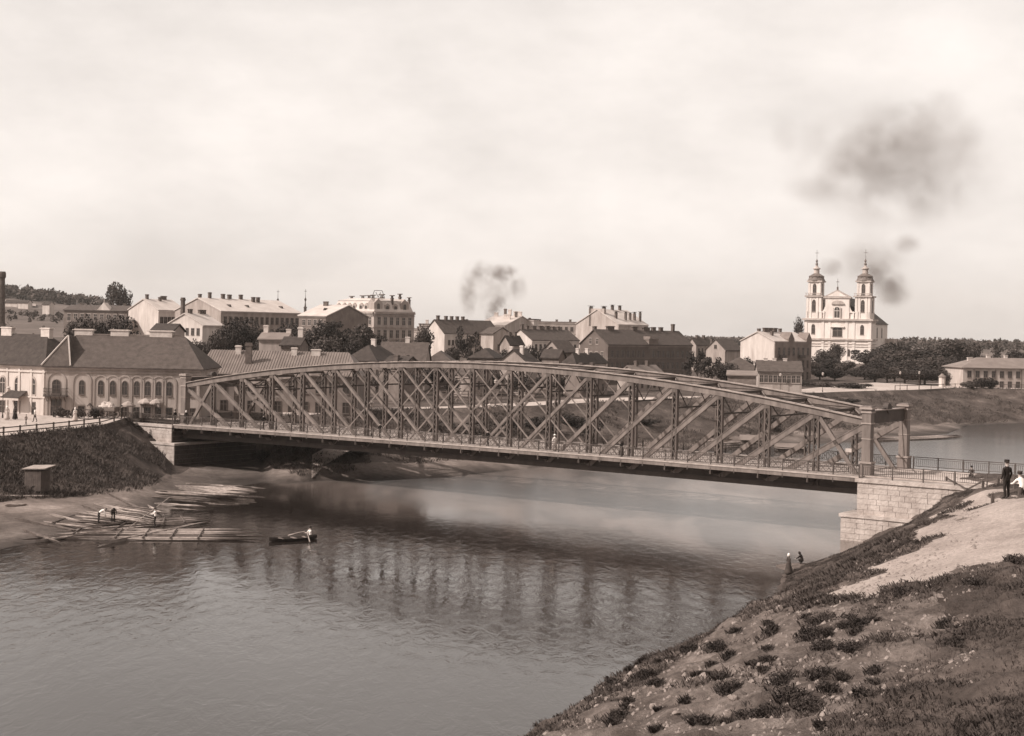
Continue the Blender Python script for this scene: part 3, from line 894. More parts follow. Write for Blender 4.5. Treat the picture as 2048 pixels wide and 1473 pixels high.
# ================================================================== BUILDINGS
# window units: local x along the wall, y outwards, z up, unit size 1 x 1 centred on x, standing on z = 0
def win_unit(name, arch=False, frame=m_trim, fr=.09, hood=False):
    def outline(s):
        if not arch:
            return [(-.5 - s, -s), (.5 + s, -s), (.5 + s, 1 + s), (-.5 - s, 1 + s)]
        pts = [(-.5 - s, -s), (.5 + s, -s)]
        for k in range(9):
            a = math.pi * k / 8
            pts.append(((.5 + s) * math.cos(a), .76 + (.24 + s) * math.sin(a)))
        return pts
    mb = MB(); o1, o0 = outline(fr), outline(0); nn = len(o0)
    yf = .07
    for k in range(nn):                                     # frame ring
        k2 = (k + 1) % nn
        A, B_, C_, D_ = o1[k], o1[k2], o0[k2], o0[k]
        q = [(A[0], yf, A[1]), (B_[0], yf, B_[1]), (C_[0], yf, C_[1]), (D_[0], yf, D_[1])]
        mb.add(q, [(3, 2, 1, 0)])
        mb.add([(A[0], -.1, A[1]), (B_[0], -.1, B_[1]), (B_[0], yf, B_[1]), (A[0], yf, A[1])], [(0, 1, 2, 3)])
        mb.add([(D_[0], yf, D_[1]), (C_[0], yf, C_[1]), (C_[0], .012, C_[1]), (D_[0], .012, D_[1])], [(0, 1, 2, 3)])
    mb.cbox(-.5 - fr * 1.6, .5 + fr * 1.6, -.05, .14, -fr - .035, -fr + .01)   # sill
    mb.cbox(-.03, .03, .014, .05, 0, .98); mb.cbox(-.5, .5, .015, .048, .62, .66)
    if hood: mb.cbox(-.5 - fr * 1.7, .5 + fr * 1.7, -.05, .16, 1 + fr, 1 + fr + .06)
    w = mb.build(name, frame)
    p = MB(); p.add([(x, .012, z) for x, z in o0], [tuple(reversed(range(nn)))])
    pn = p.build("pane", m_pane, w)
    proto(w); proto(pn)
    return w, pn
W_RECT = win_unit("window"); W_HOOD = win_unit("window", hood=True); W_ARCH = win_unit("window", True, fr=.12)
W_DARK = win_unit("window", frame=m_trim_d, fr=.06); W_ARCHD = win_unit("window", True, frame=m_trim_d, fr=.06)
W_FRNT = win_unit("window", True, frame=m_grey, fr=.34)
def put_window(kind, root, loc, rz, w, h):
    a = inst(kind[0], root, loc, rz, (w, 1, h))
    c = kind[1].copy(); COL.objects.link(c); c.parent = a
    c.location = (0, 0, 0)
    return a
ch_ = MB(); ch_.cbox(-.5, .5, -.5, .5, -1.2, .84); ch_.cbox(-.62, .62, -.62, .62, .84, .93); ch_.cbox(-.52, .52, -.52, .52, .93, 1.0)
CH_D = proto(ch_.build("chimney", m_chim))
ch2 = MB(); ch2.v, ch2.f, ch2.m = ch_.v, ch_.f, ch_.m
CH_W = proto(ch2.build("chimney", m_chim_w))
ch3 = MB(); ch3.cbox(-.5, .5, -.5, .5, -1.2, .8); ch3.cbox(-.6, .6, -.6, .6, .8, .87); ch3.cbox(-1.15, 1.15, -.6, .6, 1.0, 1.05)
for sx in (-.4, .4): ch3.cbox(sx - .08, sx + .08, -.3, .3, .87, 1.0)
CH_T = proto(ch3.build("chimney", m_chim))

class House:
    def __init__(s, name, label, cat, xc, ye, D, a=35, xl=None, xr=None, lL=None, lR=None, zb=None, group=None):
        a = math.radians(a)
        s.C = P(xc, ye, D); s.zE = s.C.z
        s.dL = Vector((-math.cos(a), math.sin(a), 0)); s.dR = Vector((math.sin(a), math.cos(a), 0))
        def ln(d, x):
            k = uv(x, ye)[0] / F
            return (k * s.C.y - s.C.x) / (d.x - k * d.y)
        s.lL = lL if xl is None else ln(s.dL, xl)
        s.lR = lR if xr is None else ln(s.dR, xr)
        if zb is None:
            pts = [s.pt(p, q, 0) for p in (0, s.lL) for q in (0, s.lR)]
            zs = [gz(q.x, q.y) for q in pts]
            zb = min(zs) - .3
            s.zg = sum(zs) / 4
        else: s.zg = zb
        s.zb = zb
        c = s.pt(s.lL / 2, s.lR / 2, zb)
        s.root = empty(name, c, label, cat, group)
        s.o = c
        s.nL, s.nR = -s.dR, -s.dL
        s.h = s.zE - s.zg
    def pt(s, p, q, z):
        v = s.C + s.dL * p + s.dR * q
        return Vector((v.x, v.y, z))
    def part(s, mb, name, m): return mb.build(name, m, s.root, origin=s.o)
    def walls(s, m, roof='gR', rh=3.0, rm=m_tile, ov=.4, th=.22, cornice=True, inset=.25, trim=None, hin=None):
        L, R, zE, zb = s.lL, s.lR, s.zE, s.zb
        pt = s.pt
        mb = MB()
        V = [pt(0, 0, zb), pt(L, 0, zb), pt(L, R, zb), pt(0, R, zb), pt(0, 0, zE), pt(L, 0, zE), pt(L, R, zE), pt(0, R, zE)]
        Fc = [(1, 0, 4, 5), (2, 1, 5, 6), (3, 2, 6, 7), (0, 3, 7, 4)]
        if roof == 'gR':
            V += [pt(L / 2, 0, zE + rh), pt(L / 2, R, zE + rh)]; Fc += [(5, 4, 8), (7, 6, 9)]
        elif roof == 'gL':
            V += [pt(0, R / 2, zE + rh), pt(L, R / 2, zE + rh)]; Fc += [(4, 7, 8), (6, 5, 9)]
        else: Fc += [(4, 7, 6, 5)]
        mb.add(V, Fc); s.part(mb, "wall", m)
        s.roof, s.rh = roof, rh
        mb = MB()
        if roof in ('gR', 'gL'):
            W, Ln = (L, R) if roof == 'gR' else (R, L)
            k = rh / (W / 2)
            f = (lambda a, b, z: pt(a, b, z)) if roof == 'gR' else (lambda a, b, z: pt(b, a, z))
            prof = [(-ov, zE - k * ov), (W / 2, zE + rh), (W + ov, zE - k * ov)]
            sec = [(a, z + .02) for a, z in prof] + [(a, z + th + .02) for a, z in reversed(prof)]
            e0 = [f(a, -inset, z) for a, z in sec]; e1 = [f(a, Ln + inset, z) for a, z in sec]
            mb.add(e0 + e1, [(0, 1, 4, 5), (1, 2, 3, 4)] + [(11, 10, 7, 6), (10, 9, 8, 7)] + [(i, 6 + i, 6 + (i + 1) % 6, (i + 1) % 6) for i in range(6)])
        elif roof == 'hip':
            W = min(L, R)
            if L >= R:
                r0, r1 = pt((hin or (R / 2 + .01,))[0], R / 2, zE + rh), pt(L - (hin or (0, R / 2))[-1], R / 2, zE + rh)
            else:
                r0, r1 = pt(L / 2, L / 2 + .01, zE + rh), pt(L / 2, R - L / 2, zE + rh)
            E = [pt(-ov, -ov, zE - .05), pt(L + ov, -ov, zE - .05), pt(L + ov, R + ov, zE - .05), pt(-ov, R + ov, zE - .05)]
            E2 = [e - UP * th * .6 for e in E]
            V = E + [r0, r1] + E2
            if L >= R: Fc = [(1, 0, 4, 5), (2, 1, 5), (3, 2, 5, 4), (0, 3, 4)]
            else: Fc = [(1, 0, 4), (2, 1, 4, 5), (3, 2, 5), (0, 3, 5, 4)]
            Fc += [(0, 1, 7, 6), (1, 2, 8, 7), (2, 3, 9, 8), (3, 0, 6, 9), (6, 7, 8, 9)]
            mb.add(V, Fc)
        else:
            mb.box(pt(-.15, -.15, zE), pt(L + .15, -.15, zE) - pt(-.15, -.15, zE), pt(-.15, R + .15, zE) - pt(-.15, -.15, zE), UP * .3)
        s.rf = s.part(mb, "roof", rm)
        if cornice:
            mb = MB(); tm = trim or m
            for a, b_, nv in ((pt(0, 0, 0), pt(L, 0, 0), s.nL), (pt(0, 0, 0), pt(0, R, 0), s.nR)):
                if roof == 'gR' and nv is s.nL or roof == 'gL' and nv is s.nR: continue
                mb.bar(Vector((a.x, a.y, zE - .28)) + nv * .06, Vector((b_.x, b_.y, zE - .28)) + nv * .06, .3, .2, UP)
            if mb.v: s.part(mb, "cornice", tm)
        return s
    def wins(s, face, n, zs, w=.9, h=1.5, m0=.08, m1=.08, kind=W_RECT, skip=()):
        """zs: sill heights above the eave (negative: below)"""
        Ln = s.lL if face == 'L' else s.lR
        nv = s.nL if face == 'L' else s.nR
        rz = math.atan2(nv.y, nv.x) - math.pi / 2
        for j, z in enumerate(zs):
            for i in range(n):
                if (i, j) in skip: continue
                t_ = Ln * (m0 + (1 - m0 - m1) * ((i + .5) / n))
                p = s.pt(t_, 0, s.zE + z) if face == 'L' else s.pt(0, t_, s.zE + z)
                put_window(kind, s.root, p - s.o, rz, w, h)
        return s
    def zroof(s, fp, fq):
        if s.roof == 'gR': return s.zE + s.rh * (1 - abs(2 * fp - 1))
        if s.roof == 'gL': return s.zE + s.rh * (1 - abs(2 * fq - 1))
        if s.roof == 'hip':
            p, q = fp * s.lL, fq * s.lR; W = min(s.lL, s.lR) / 2
            return s.zE + s.rh * min(p, s.lL - p, q, s.lR - q, W) / W
        return s.zE + .25
    def chim(s, lst, src=CH_D, w=.8, d=.6):
        for it in lst:
            fp, fq, h = it[:3]; ww = it[3] if len(it) > 3 else w
            p = s.pt(fp * s.lL, fq * s.lR, s.zroof(fp, fq) - .1)
            along = s.dR if s.roof == 'gR' else s.dL
            inst(src, s.root, p - s.o, math.atan2(along.y, along.x), (ww, d, h))
        return s
    def dormer(s, fp, fq, w=1.0, h=.9):
        """small triangular roof light facing the R side (gR) or the L side (gL)"""
        p = s.pt(fp * s.lL, fq * s.lR, s.zroof(fp, fq))
        out, al = (s.nR, s.dR) if s.roof == 'gR' else (s.nL, s.dL)
        f = p + out * .5 - UP * .15
        mb = MB(); mb.prism([f - al * w / 2, f + al * w / 2, f + UP * h], -out * 1.6)
        d = s.part(mb, "dormer", m_tile)
        return s

H = House
# --- left corner: white front turned to the sun, grey front to the river
h = H("corner_house", "white two-storey street house with arched windows and dark shop awning", "house", 91, 731, 197, 30, xl=-190, lR=8)
h.walls(m_white, 'hip', 4.0, m_tile, ov=.5).wins('L', 7, (-3.9,), .95, 2.1, .03, .25, W_ARCH).wins('L', 7, (-6.9,), 1.0, 1.9, .03, .25, W_DARK)
h.chim([(.15, .5, 1.0, 1.6), (.42, .5, 1.0, 2.0), (.7, .5, 1.0, 2.0)], CH_W, d=.7)
mb = MB()
for k in range(13):                                  # pilaster strips and cornice
    p = h.lL * (.01 + .98 * k / 12)
    mb.box(h.pt(p - .18, -.001, h.zb), h.dL * .36, h.nL * .1, UP * (h.zE - h.zb - .6))
mb.box(h.pt(-.1, 0, h.zE - 1.0), h.dL * (h.lL + .2), h.nL * .16, UP * .22)
mb.box(h.pt(-.1, 0, h.zE - 4.35), h.dL * (h.lL + .2), h.nL * .16, UP * .2)
h.part(mb, "pilasters", m_white)
mb = MB(); a0 = h.pt(3.3, 0, h.zE - 3.5)
mb.add([a0, a0 + h.dL * 3.4, a0 + h.dL * 3.4 + h.nL * 1.5 - UP * .9, a0 + h.nL * 1.5 - UP * .9, a0 - UP * .06, a0 + h.dL * 3.4 - UP * .06, a0 + h.dL * 3.4 + h.nL * 1.5 - UP * .98, a0 + h.nL * 1.5 - UP * .98],
       [(3, 2, 1, 0), (4, 5, 6, 7), (0, 1, 5, 4), (1, 2, 6, 5), (2, 3, 7, 6), (3, 0, 4, 7)])
h.part(mb, "awning", m_tile)
mb = MB(); mb.box(a0 + h.nL * 1.45 - UP * 1.25, h.dL * 3.4, h.nL * .06, UP * .28); h.part(mb, "awning_valance", m_canvas)

h = H("corner_house", "grey two-storey corner house with round-arched blind arcades and an iron balcony", "house", 402, 738, 196.9, -.6, xl=92, lR=12)
h.walls(m_grey, 'hip', 4.1, m_tile2, ov=.45, hin=(3.4, 2.2))
nvz = math.atan2(h.nL.y, h.nL.x) - math.pi / 2
for x in (113, 164, 202, 226, 250, 274, 296, 318, 339, 385):
    k = (uv(x, 760)[0] / F); p_ = (k * h.C.y - h.C.x) / (h.dL.x - k * h.dL.y)
    wd = 1.0 if x == 113 else .68
    put_window(W_ARCHD, h.root, h.pt(p_, 0, h.zE - 3.6) - h.o, nvz, wd, 1.75)
    put_window(W_DARK, h.root, h.pt(p_, 0, h.zE - 6.75) - h.o, nvz, 0.8 if x > 130 else 1.3, 1.5 if x > 130 else 2.3)
    mb = MB()                                        # raised moulding round each bay
    ri, ro_ = (.78, .98) if x not in (113, 164) else (1.05, 1.3)
    zc = h.zE - 2.0
    for q in range(10):
        a0_, a1_ = math.pi * q / 10, math.pi * (q + 1) / 10
        pts = [(ri, a0_), (ro_, a0_), (ro_, a1_), (ri, a1_)]
        v = [h.pt(p_ + r_ * math.cos(t_), 0, zc + r_ * math.sin(t_)) for r_, t_ in pts]
        mb.prism(v, h.nL * .09)
    for sgn in (-1, 1):
        mb.box(h.pt(p_ + sgn * (ri + ro_) / 2 - .1, 0, h.zb + .2), h.dL * .2, h.nL * .09, UP * (zc - h.zb - .2))
    h.part(mb, "arch_moulding", m_pale)
mb = MB(); mb.box(h.pt(-.1, 0, h.zE - .85), h.dL * (h.lL + .2), h.nL * .14, UP * .16); mb.box(h.pt(-.1, 0, h.zE - .4), h.dL * (h.lL + .2), h.nL * .3, UP * .4)
h.part(mb, "cornice", m_pale)
for x0, x1 in ((150, 186), (222, 258), (300, 345)):
    k0 = uv(x0, 690)[0] / F * 203; k1 = uv(x1, 690)[0] / F * 203
    inst(CH_W, h.root, Vector(((k0 + k1) / 2, 203, h.zE + 3.75)) - h.o, 0, (k1 - k0, .7, 1.15))
# balcony
mb = MB(); k = uv(113, 790)[0] / F; p_ = (k * h.C.y - h.C.x) / (h.dL.x - k * h.dL.y)
mb.box(h.pt(p_ - 1.5, 0, h.zE - 4.0), h.dL * 3.0, h.nL * .95, UP * .14); h_b = h.part(mb, "balcony", m_rail)
mb = MB()
for k in range(21):
    q = h.pt(p_ - 1.45 + k * .145, 0, h.zE - 3.86) + h.nL * .9; mb.bar(q, q + UP * .95, .04, .04, h.dL)
for z in (.1, .5, .95):
    q = h.pt(p_ - 1.47, 0, h.zE - 3.86 + z) + h.nL * .9; mb.bar(q, q + h.dL * 2.94, .05, .05, UP)
    for e in (-1.47, 1.47):
        q = h.pt(p_ + e, 0, h.zE - 3.86 + z); mb.bar(q, q + h.nL * .9, .05, .05, UP)
for k in range(5): mb.bar(h.pt(p_ - 1.2 + k * .6, 0, h.zE - 4.7), h.pt(p_ - 1.2 + k * .6, 0, h.zE - 4.05) + h.nL * .8, .08, .06, UP)
h.part(mb, "balcony_railing", m_rail)
# small corner hip roof
mb = MB(); a0, a1, ap, bk = h.pt(h.lL + .5, -.4, h.zE), h.pt(h.lL - 3.3, -.46, h.zE), h.pt(h.lL - 2.2, 2.2, h.zE + 3.9), h.pt(h.lL - 2.2, 6, h.zE + 3.9)
mb.add([a0, a1, ap, bk], [(1, 0, 2), (1, 2, 3), (0, 3, 2)])
mb.bar(a0 + UP * .1, ap + UP * .1, .16, .16, UP, 1); mb.bar(a1 + UP * .1, ap + UP * .1, .16, .16, UP, 1)
h.part(mb, "corner_roof", [m_tile2, m_metal_w])
mb = MB(); q0, q1 = h.pt(h.lL * .9, 6.1, h.zE + 4.2), h.pt(h.lL * .2, 6.1, h.zE + 4.2); mb.bar(q0, q1, .16, .3, UP); h.part(mb, "ridge", m_metal)

h = H("long_house", "long low house with grey seamed metal roof behind the left end of the bridge", "house", 716, 752, 214, 1.5, xl=398, lR=12)
h.walls(m_brick2, 'hip', 3.2, m_metal, ov=.5, hin=(2.2, .3)).wins('L', 11, (-2.6,), .9, 1.6, .03, .03, W_DARK).wins('L', 11, (-5.4,), .9, 1.5, .03, .03, W_DARK)
mb = MB(); nseam = 58
for k in range(1, nseam):                            # standing seams
    p = h.lL * k / nseam; top_q = min(6.0, p * 6 / 2.2, (h.lL - p) * 20)
    mb.bar(h.pt(p, -.45, h.zE + .02), h.pt(p, top_q, h.zE + 3.2 * top_q / 6 + .05), .09, .06, UP)
tag(h.part(mb, "roof_seams", m_metal), kind='stuff')
for fp, fq, hh, ww, src in ((.97, .35, 1.4, 1.6, CH_W), (.80, .42, 1.6, .8, CH_W), (.71, .2, 3.2, .9, CH_D), (.44, .42, 1.2, .8, CH_W), (.3, .42, 1.0, 1.3, CH_W), (.12, .45, 1.0, .8, CH_W)):
    h.chim([(fp, fq, hh, ww)], src)

# --- roofs behind, left
def q(name, label, *a, **k): return H(name, label, "house", *a, **k)
h = q("low_house", "small plaster house with low dark roof just behind the grey corner house", 345, 664, 262, 5, xl=302, lR=7)
h.walls(m_pale, 'gL', 1.2, m_tile)
h = q("plaster_shed", "pale plaster shed behind the long seamed metal roof", 572, 680, 262, 5, xl=518, lR=6)
h.walls(m_pale, 'gL', 1.0, m_metal).chim([(.05, .5, 1.0), (.9, .5, 1.6)], CH_W)
h = q("plaster_shed", "low outbuilding with a tall white chimney between the trees and the metal roof", 600, 692, 240, 5, xl=562, lR=6)
h.walls(m_wood, 'gL', 1.2, m_tile).chim([(.2, .5, 1.9)], CH_W)
h = q("hillside_building", "long dim brick building with a pale pediment on the wooded hillside", 254, 623, 470, 8, xl=128, lR=12)
h.walls(m_brick2, 'gL', 1.6, m_tile2).wins('L', 9, (-3.3,), 1.1, 2.2, .03, .03, W_RECT).chim([(.15, .5, 1.0), (.45, .5, 1.0), (.85, .5, 1.0)])
mb = MB(); c = h.pt(h.lL * .37, -.15, h.zE - .3); mb.prism([c - h.dL * 2.6, c + h.dL * 2.6, c + UP * 2.9], h.dR * 3); h.part(mb, "pediment", m_white)
mb = MB(); mb.tube([c + UP * 2.9 + h.dR * .5, c + UP * 4.0 + h.dR * .5], .1, 6); h.part(mb, "finial", m_white)
h = q("hillside_house", "low white-walled house with brown roof under the dim hillside building", 256, 652, 420, 6, xl=138, lR=9)
h.walls(m_white, 'gL', 1.6, m_tile2).wins('L', 8, (-2.0,), .9, 1.4, .03, .03, W_DARK)
h = q("gable_house", "pale windowless gable-ended house with bright roof on the left hill", 317, 621, 420, 35, xl=257, xr=372)
h.walls(m_white, 'gR', 3.0, m_metal_w, ov=.2).wins('R', 4, (-4.0,), 1.1, 2.1, .05, .4, W_DARK).chim([(.5, .12, 1.6), (.42, .5, 1.4), (.5, .72, 1.3, 1.8)])
h = q("gable_house", "pale gable house with long bright roof and dark side wall behind the tall chimney", 442, 623, 400, 38, xl=350, xr=602)
h.walls(m_pale, 'gR', 3.4, m_metal_w, ov=.3).wins('R', 15, (-3.2,), 1.0, 1.8, .02, .02, W_DARK).wins('R', 15, (-6.4,), 1.0, 1.7, .02, .02, W_DARK)
h.chim([(.55, .05, 1.7), (.5, .14, 1.9), (.5, .3, 1.6, 1.0), (.5, .38, 1.5, 1.1), (.5, .52, 1.6, 1.0), (.4, .62, 1.7, 1.0), (.4, .68, 1.7, 1.0)])
for fq in (.2, .42, .85): h.dormer(.18, fq)
h = q("hip_house", "small white house with bright hipped roof and tall dark chimney below the gable houses", 405, 651, 352, 25, xl=334, xr=446)
h.walls(m_white, 'gR', 2.6, m_metal_w, ov=.4).wins('L', 6, (-2.3,), .8, 1.5, .04, .04, W_DARK).chim([(.62, .1, 4.6, .95), (.5, .25, 1.3, 1.1), (.5, .75, 1.2, 1.2), (.5, .92, 1.2)])
h = q("gable_house", "house with bright roof and dark right gable above the dense tree clump", 652, 633, 395, 25, xl=598, xr=737)
h.walls(m_brick2, 'gL', 3.0, m_metal_w, ov=.3, inset=.35).chim([(.75, .45, 1.5, 1.3)]).wins('L', 4, (-2.5,), .9, 1.5)
h.dormer(.45, .25)
# grand building with a mansard
h = H("mansard_building", "grand corner building with mansard roof, dormers and iron roof crest", "building", 748, 624, 430, 48, xl=664, xr=829)
h.walls(m_cream, 'flat', .3, m_metal_w, cornice=False)
zz = (-3.7, -7.4, -10.6)
h.wins('R', 6, zz, 1.1, 2.2, .05, .04, W_HOOD).wins('L', 8, zz, 1.1, 2.2, .03, .05, W_HOOD)
mb = MB()
for z, d, hh in ((-.55, .55, .5), (-1.1, .3, .25), (-4.6, .22, .25), (-8.1, .22, .25)):
    mb.box(h.pt(0, 0, h.zE + z) + h.nL * d, h.dL * (h.lL), -h.nL * (d + .05), UP * hh)
    mb.box(h.pt(0, 0, h.zE + z - .004) + h.nR * d, h.dR * h.lR, -h.nR * (d + .05), UP * (hh + .008))
h.part(mb, "cornices", m_pale)
mb = MB()
def frus(z0, z1, i0, i1, mi=0):
    A = [h.pt(i0, i0, z0), h.pt(h.lL - i0, i0, z0), h.pt(h.lL - i0, h.lR - i0, z0), h.pt(i0, h.lR - i0, z0)]
    B = [h.pt(i1, i1, z1), h.pt(h.lL - i1, i1, z1), h.pt(h.lL - i1, h.lR - i1, z1), h.pt(i1, h.lR - i1, z1)]
    mb.add(A + B, [(1, 0, 4, 5), (2, 1, 5, 6), (3, 2, 6, 7), (0, 3, 7, 4), (7, 6, 5, 4)], mi)
frus(h.zE + .3, h.zE + 3.3, .3, 1.3); frus(h.zE + 3.25, h.zE + 4.0, 1.1, 3.8)
h.part(mb, "mansard", m_metal_w)
for face, ns in (('L', (.1, .22, .34, .5, .62, .74, .88)), ('R', (.13, .35, .55, .78))):
    for fr in ns:
        nv, d = (h.nL, h.dL) if face == 'L' else (h.nR, h.dR)
        c = h.pt(h.lL * fr, .5, h.zE + .3) if face == 'L' else h.pt(.5, h.lR * fr, h.zE + .3)
        big = fr in (.13, .78, .1)
        w_, hh = (1.5, 2.3) if big else (.9, 1.7)
        mb = MB(); mb.prism([c - d * w_, c + d * w_, c + d * w_ + UP * hh, c + UP * (hh + (1.3 if big else .6)), c - d * w_ + UP * hh], -nv * 2.4)
        dm = h.part(mb, "dormer", m_pale)
        wn = put_window(W_ARCHD, h.root, c + nv * .01 + UP * .25 - h.o, math.atan2(nv.y, nv.x) - math.pi / 2, .9, hh - .5)
h.chim([(.06, .5, 4.6, .7), (.3, .5, 4.9, 1.0), (.5, .4, 4.6, .9), (.75, .5, 4.6, 1.0), (.92, .4, 4.4, .9), (.25, .9, 5.2, .7), (.1, .97, 4.2, .6), (.6, .6, 4.8, .9)], CH_T)
mb = MB(); c = h.pt(2.8, 3.5, h.zE + 4.0)
d = Vector((1, 0, 0))
for a0, a1 in (((-1.9, 0), (-1.1, 2.2)), ((-1.1, 2.2), (1.1, 2.2)), ((1.1, 2.2), (1.9, 0)), ((-1.9, 0), (1.9, 0)), ((-.7, 1.7), (0, .3)), ((.7, 1.7), (0, .3))):
    mb.bar(c + d * a0[0] + UP * a0[1], c + d * a1[0] + UP * a1[1], .16, .16, Vector((0, 1, 0)))
h.part(mb, "roof_crest", m_rail)
# distant church spires behind the roofs
for x, yt, lb in ((555, 580, "thin dark spire rising behind the bright roofs, the one nearer the gable houses"), (610, 579, "thin dark spire rising behind the bright roofs, the one nearer the grand building")):
    D = 560; b0 = P(x, 640, D); tp = P(x, yt, D)
    gzv = gz(b0.x, D); r = empty("church_spire", (b0.x, D, gzv), lb, "spire")
    hh = tp.z - gzv
    mb = MB(); mb.cbox(-1.6, 1.6, -1.6, 1.6, -.5, hh - 11.5); mb.lathe((0, 0, hh - 11.5), [(1.9, 0), (1.9, .4), (1.2, 1.6), (.5, 3.0)], 8); mb.build("tower", m_pale, r)
    mb = MB(); mb.lathe((0, 0, hh - 8.6), [(.55, 0), (.5, 1.4), (.7, 1.7), (.3, 2.4), (.14, 4), (.4, 4.6), (.4, 5.0), (.1, 5.5), (.06, 7.2)], 8); mb.build("spire", m_rail, r)
    mb = MB(); mb.cbox(-.06, .06, -.06, .06, hh - 1.6, hh); mb.cbox(-.5, .5, -.06, .06, hh - .8, hh - .66); mb.build("cross", m_rail, r)

# --- centre
h = q("hip_house", "dark tiled house with pale ridge just above the bridge arch", 752, 722, 262, 20, xl=692, xr=800)
h.walls(m_wood, 'hip', 2.7, m_tile, ov=.5).chim([(.5, .5, 1.2)], CH_W)
h = q("hip_house", "brown roofed house with a small white chimney above the bridge arch", 850, 722, 275, 3, xl=758, lR=9)
h.walls(m_pale, 'gL', 3.1, m_tile2, ov=.5).chim([(.45, .5, 1.3)], CH_W)
h = q("hip_house", "small low brown roof right of the brown roofed house", 905, 726, 285, 4, xl=848, lR=8)
h.walls(m_wood, 'hip', 2.2, m_tile2)
h = q("gable_house", "white gabled house with brown roof and two long rows of chimneys", 889, 668, 400, 42, xl=848, xr=1000)
h.walls(m_white, 'gR', 3.6, m_tile2, ov=.15).wins('R', 3, (-3.0, -6.0), .8, 1.3, .05, .75, W_DARK).chim([(.5, .06, 1.4), (.5, .2, 1.3), (.5, .3, 1.3), (.5, .4, 1.3), (.5, .5, 1.3), (.6, .6, 1.3)])
h = q("parapet_house", "pale flat-topped house partly hidden behind the white gabled house", 880, 650, 450, 10, xl=838, lR=10)
h.walls(m_cream, 'flat', .3, m_metal).chim([(.8, .5, 1.3), (.2, .5, 1.0)], CH_W)
h = q("plaster_house", "plain pale house with dark side wall right of the round tree", 987, 668, 405, 42, xl=962, xr=1022)
h.walls(m_cream, 'gL', 1.6, m_tile2).wins('R', 1, (-4.4,), .7, 1.5, .1, .5, W_DARK)
h = q("gable_house", "white gable-ended house with a long dark roof and a row of chimneys", 1064, 681, 395, 42, xl=1017, xr=1158)
h.walls(m_white, 'gR', 2.7, m_tile2, ov=.2).wins('R', 10, (-2.6, -5.2), .8, 1.5, .04, .04, W_DARK).chim([(.5, .03, 1.6), (.5, .14, 1.2), (.5, .28, 1.2, 1.3), (.5, .42, 1.3, 1.4), (.5, .56, 1.3, 1.3), (.5, .68, 1.2), (.5, .8, 1.2)], CH_D)
h = q("terrace", "long pale flat-roofed terrace behind the row of chimneys", 1152, 646, 520, 6, xl=1015, lR=12)
h.walls(m_pale, 'flat', .3, m_metal).chim([(.1, .5, 1.0), (.3, .5, .9), (.55, .5, .9), (.7, .5, 1.3), (.9, .5, 1.0)]).wins('L', 12, (-3.0,), .9, 1.4, .02, .02, W_DARK)
h = q("roof_cluster", "house with bright sloping metal roofs and clustered chimneys under the smoke", 1010, 652, 480, 20, xl=955, xr=1075)
h.walls(m_cream, 'gL', 3.2, m_metal_w, ov=.2).chim([(.9, .45, 1.6, 1.2), (.45, .5, 2.4, 1.0), (.2, .5, 1.8, 2.0), (.05, .5, 1.7, .8), (.3, .3, 2.0, 2.2)], CH_W).chim([(.62, .5, 2.6, .8), (.12, .42, 2.2, .8)], CH_D)
h = q("attic_block", "bright white rooftop block right of the clustered chimneys", 1068, 640, 500, 12, xl=1046, lR=8)
h.walls(m_white, 'flat', .3, m_tile)
h = q("wooden_cottage", "small boarded cottage with a gabled attic window left of the brick block", 1120, 703, 335, 40, xl=1086, xr=1152)
h.walls(m_pale, 'gR', 2.2, m_tile2, ov=.5).wins('L', 1, (.1,), .7, .9, .3, .3, W_RECT)
h = q("wooden_cottage", "grey boarded cottage wall peering over the bridge arch", 1118, 714, 290, 35, xl=1084, xr=1130)
h.walls(m_wood, 'gL', 1.2, m_tile)
h = q("hip_house", "low dark hipped house with a white wall strip in front of the brick block", 1150, 727, 284, 30, xl=1128, xr=1212)
h.walls(m_white, 'hip', 1.9, m_tile, ov=.5).chim([(.5, .25, 1.0, .6), (.5, .55, 1.0, .6)], CH_W)
h = q("hip_house", "low house with white gable edges behind the highest part of the truss", 1052, 724, 270, 25, xl=1000, xr=1075)
h.walls(m_pale, 'gR', 2.0, m_tile, ov=.5).chim([(.7, .3, 1.6, .6), (.3, .3, 1.8, .6)], CH_W)
h = q("hip_house", "low dark roofed house left of the white gable edges behind the truss", 985, 716, 290, 15, xl=940, lR=8)
h.walls(m_wood, 'hip', 1.8, m_tile)
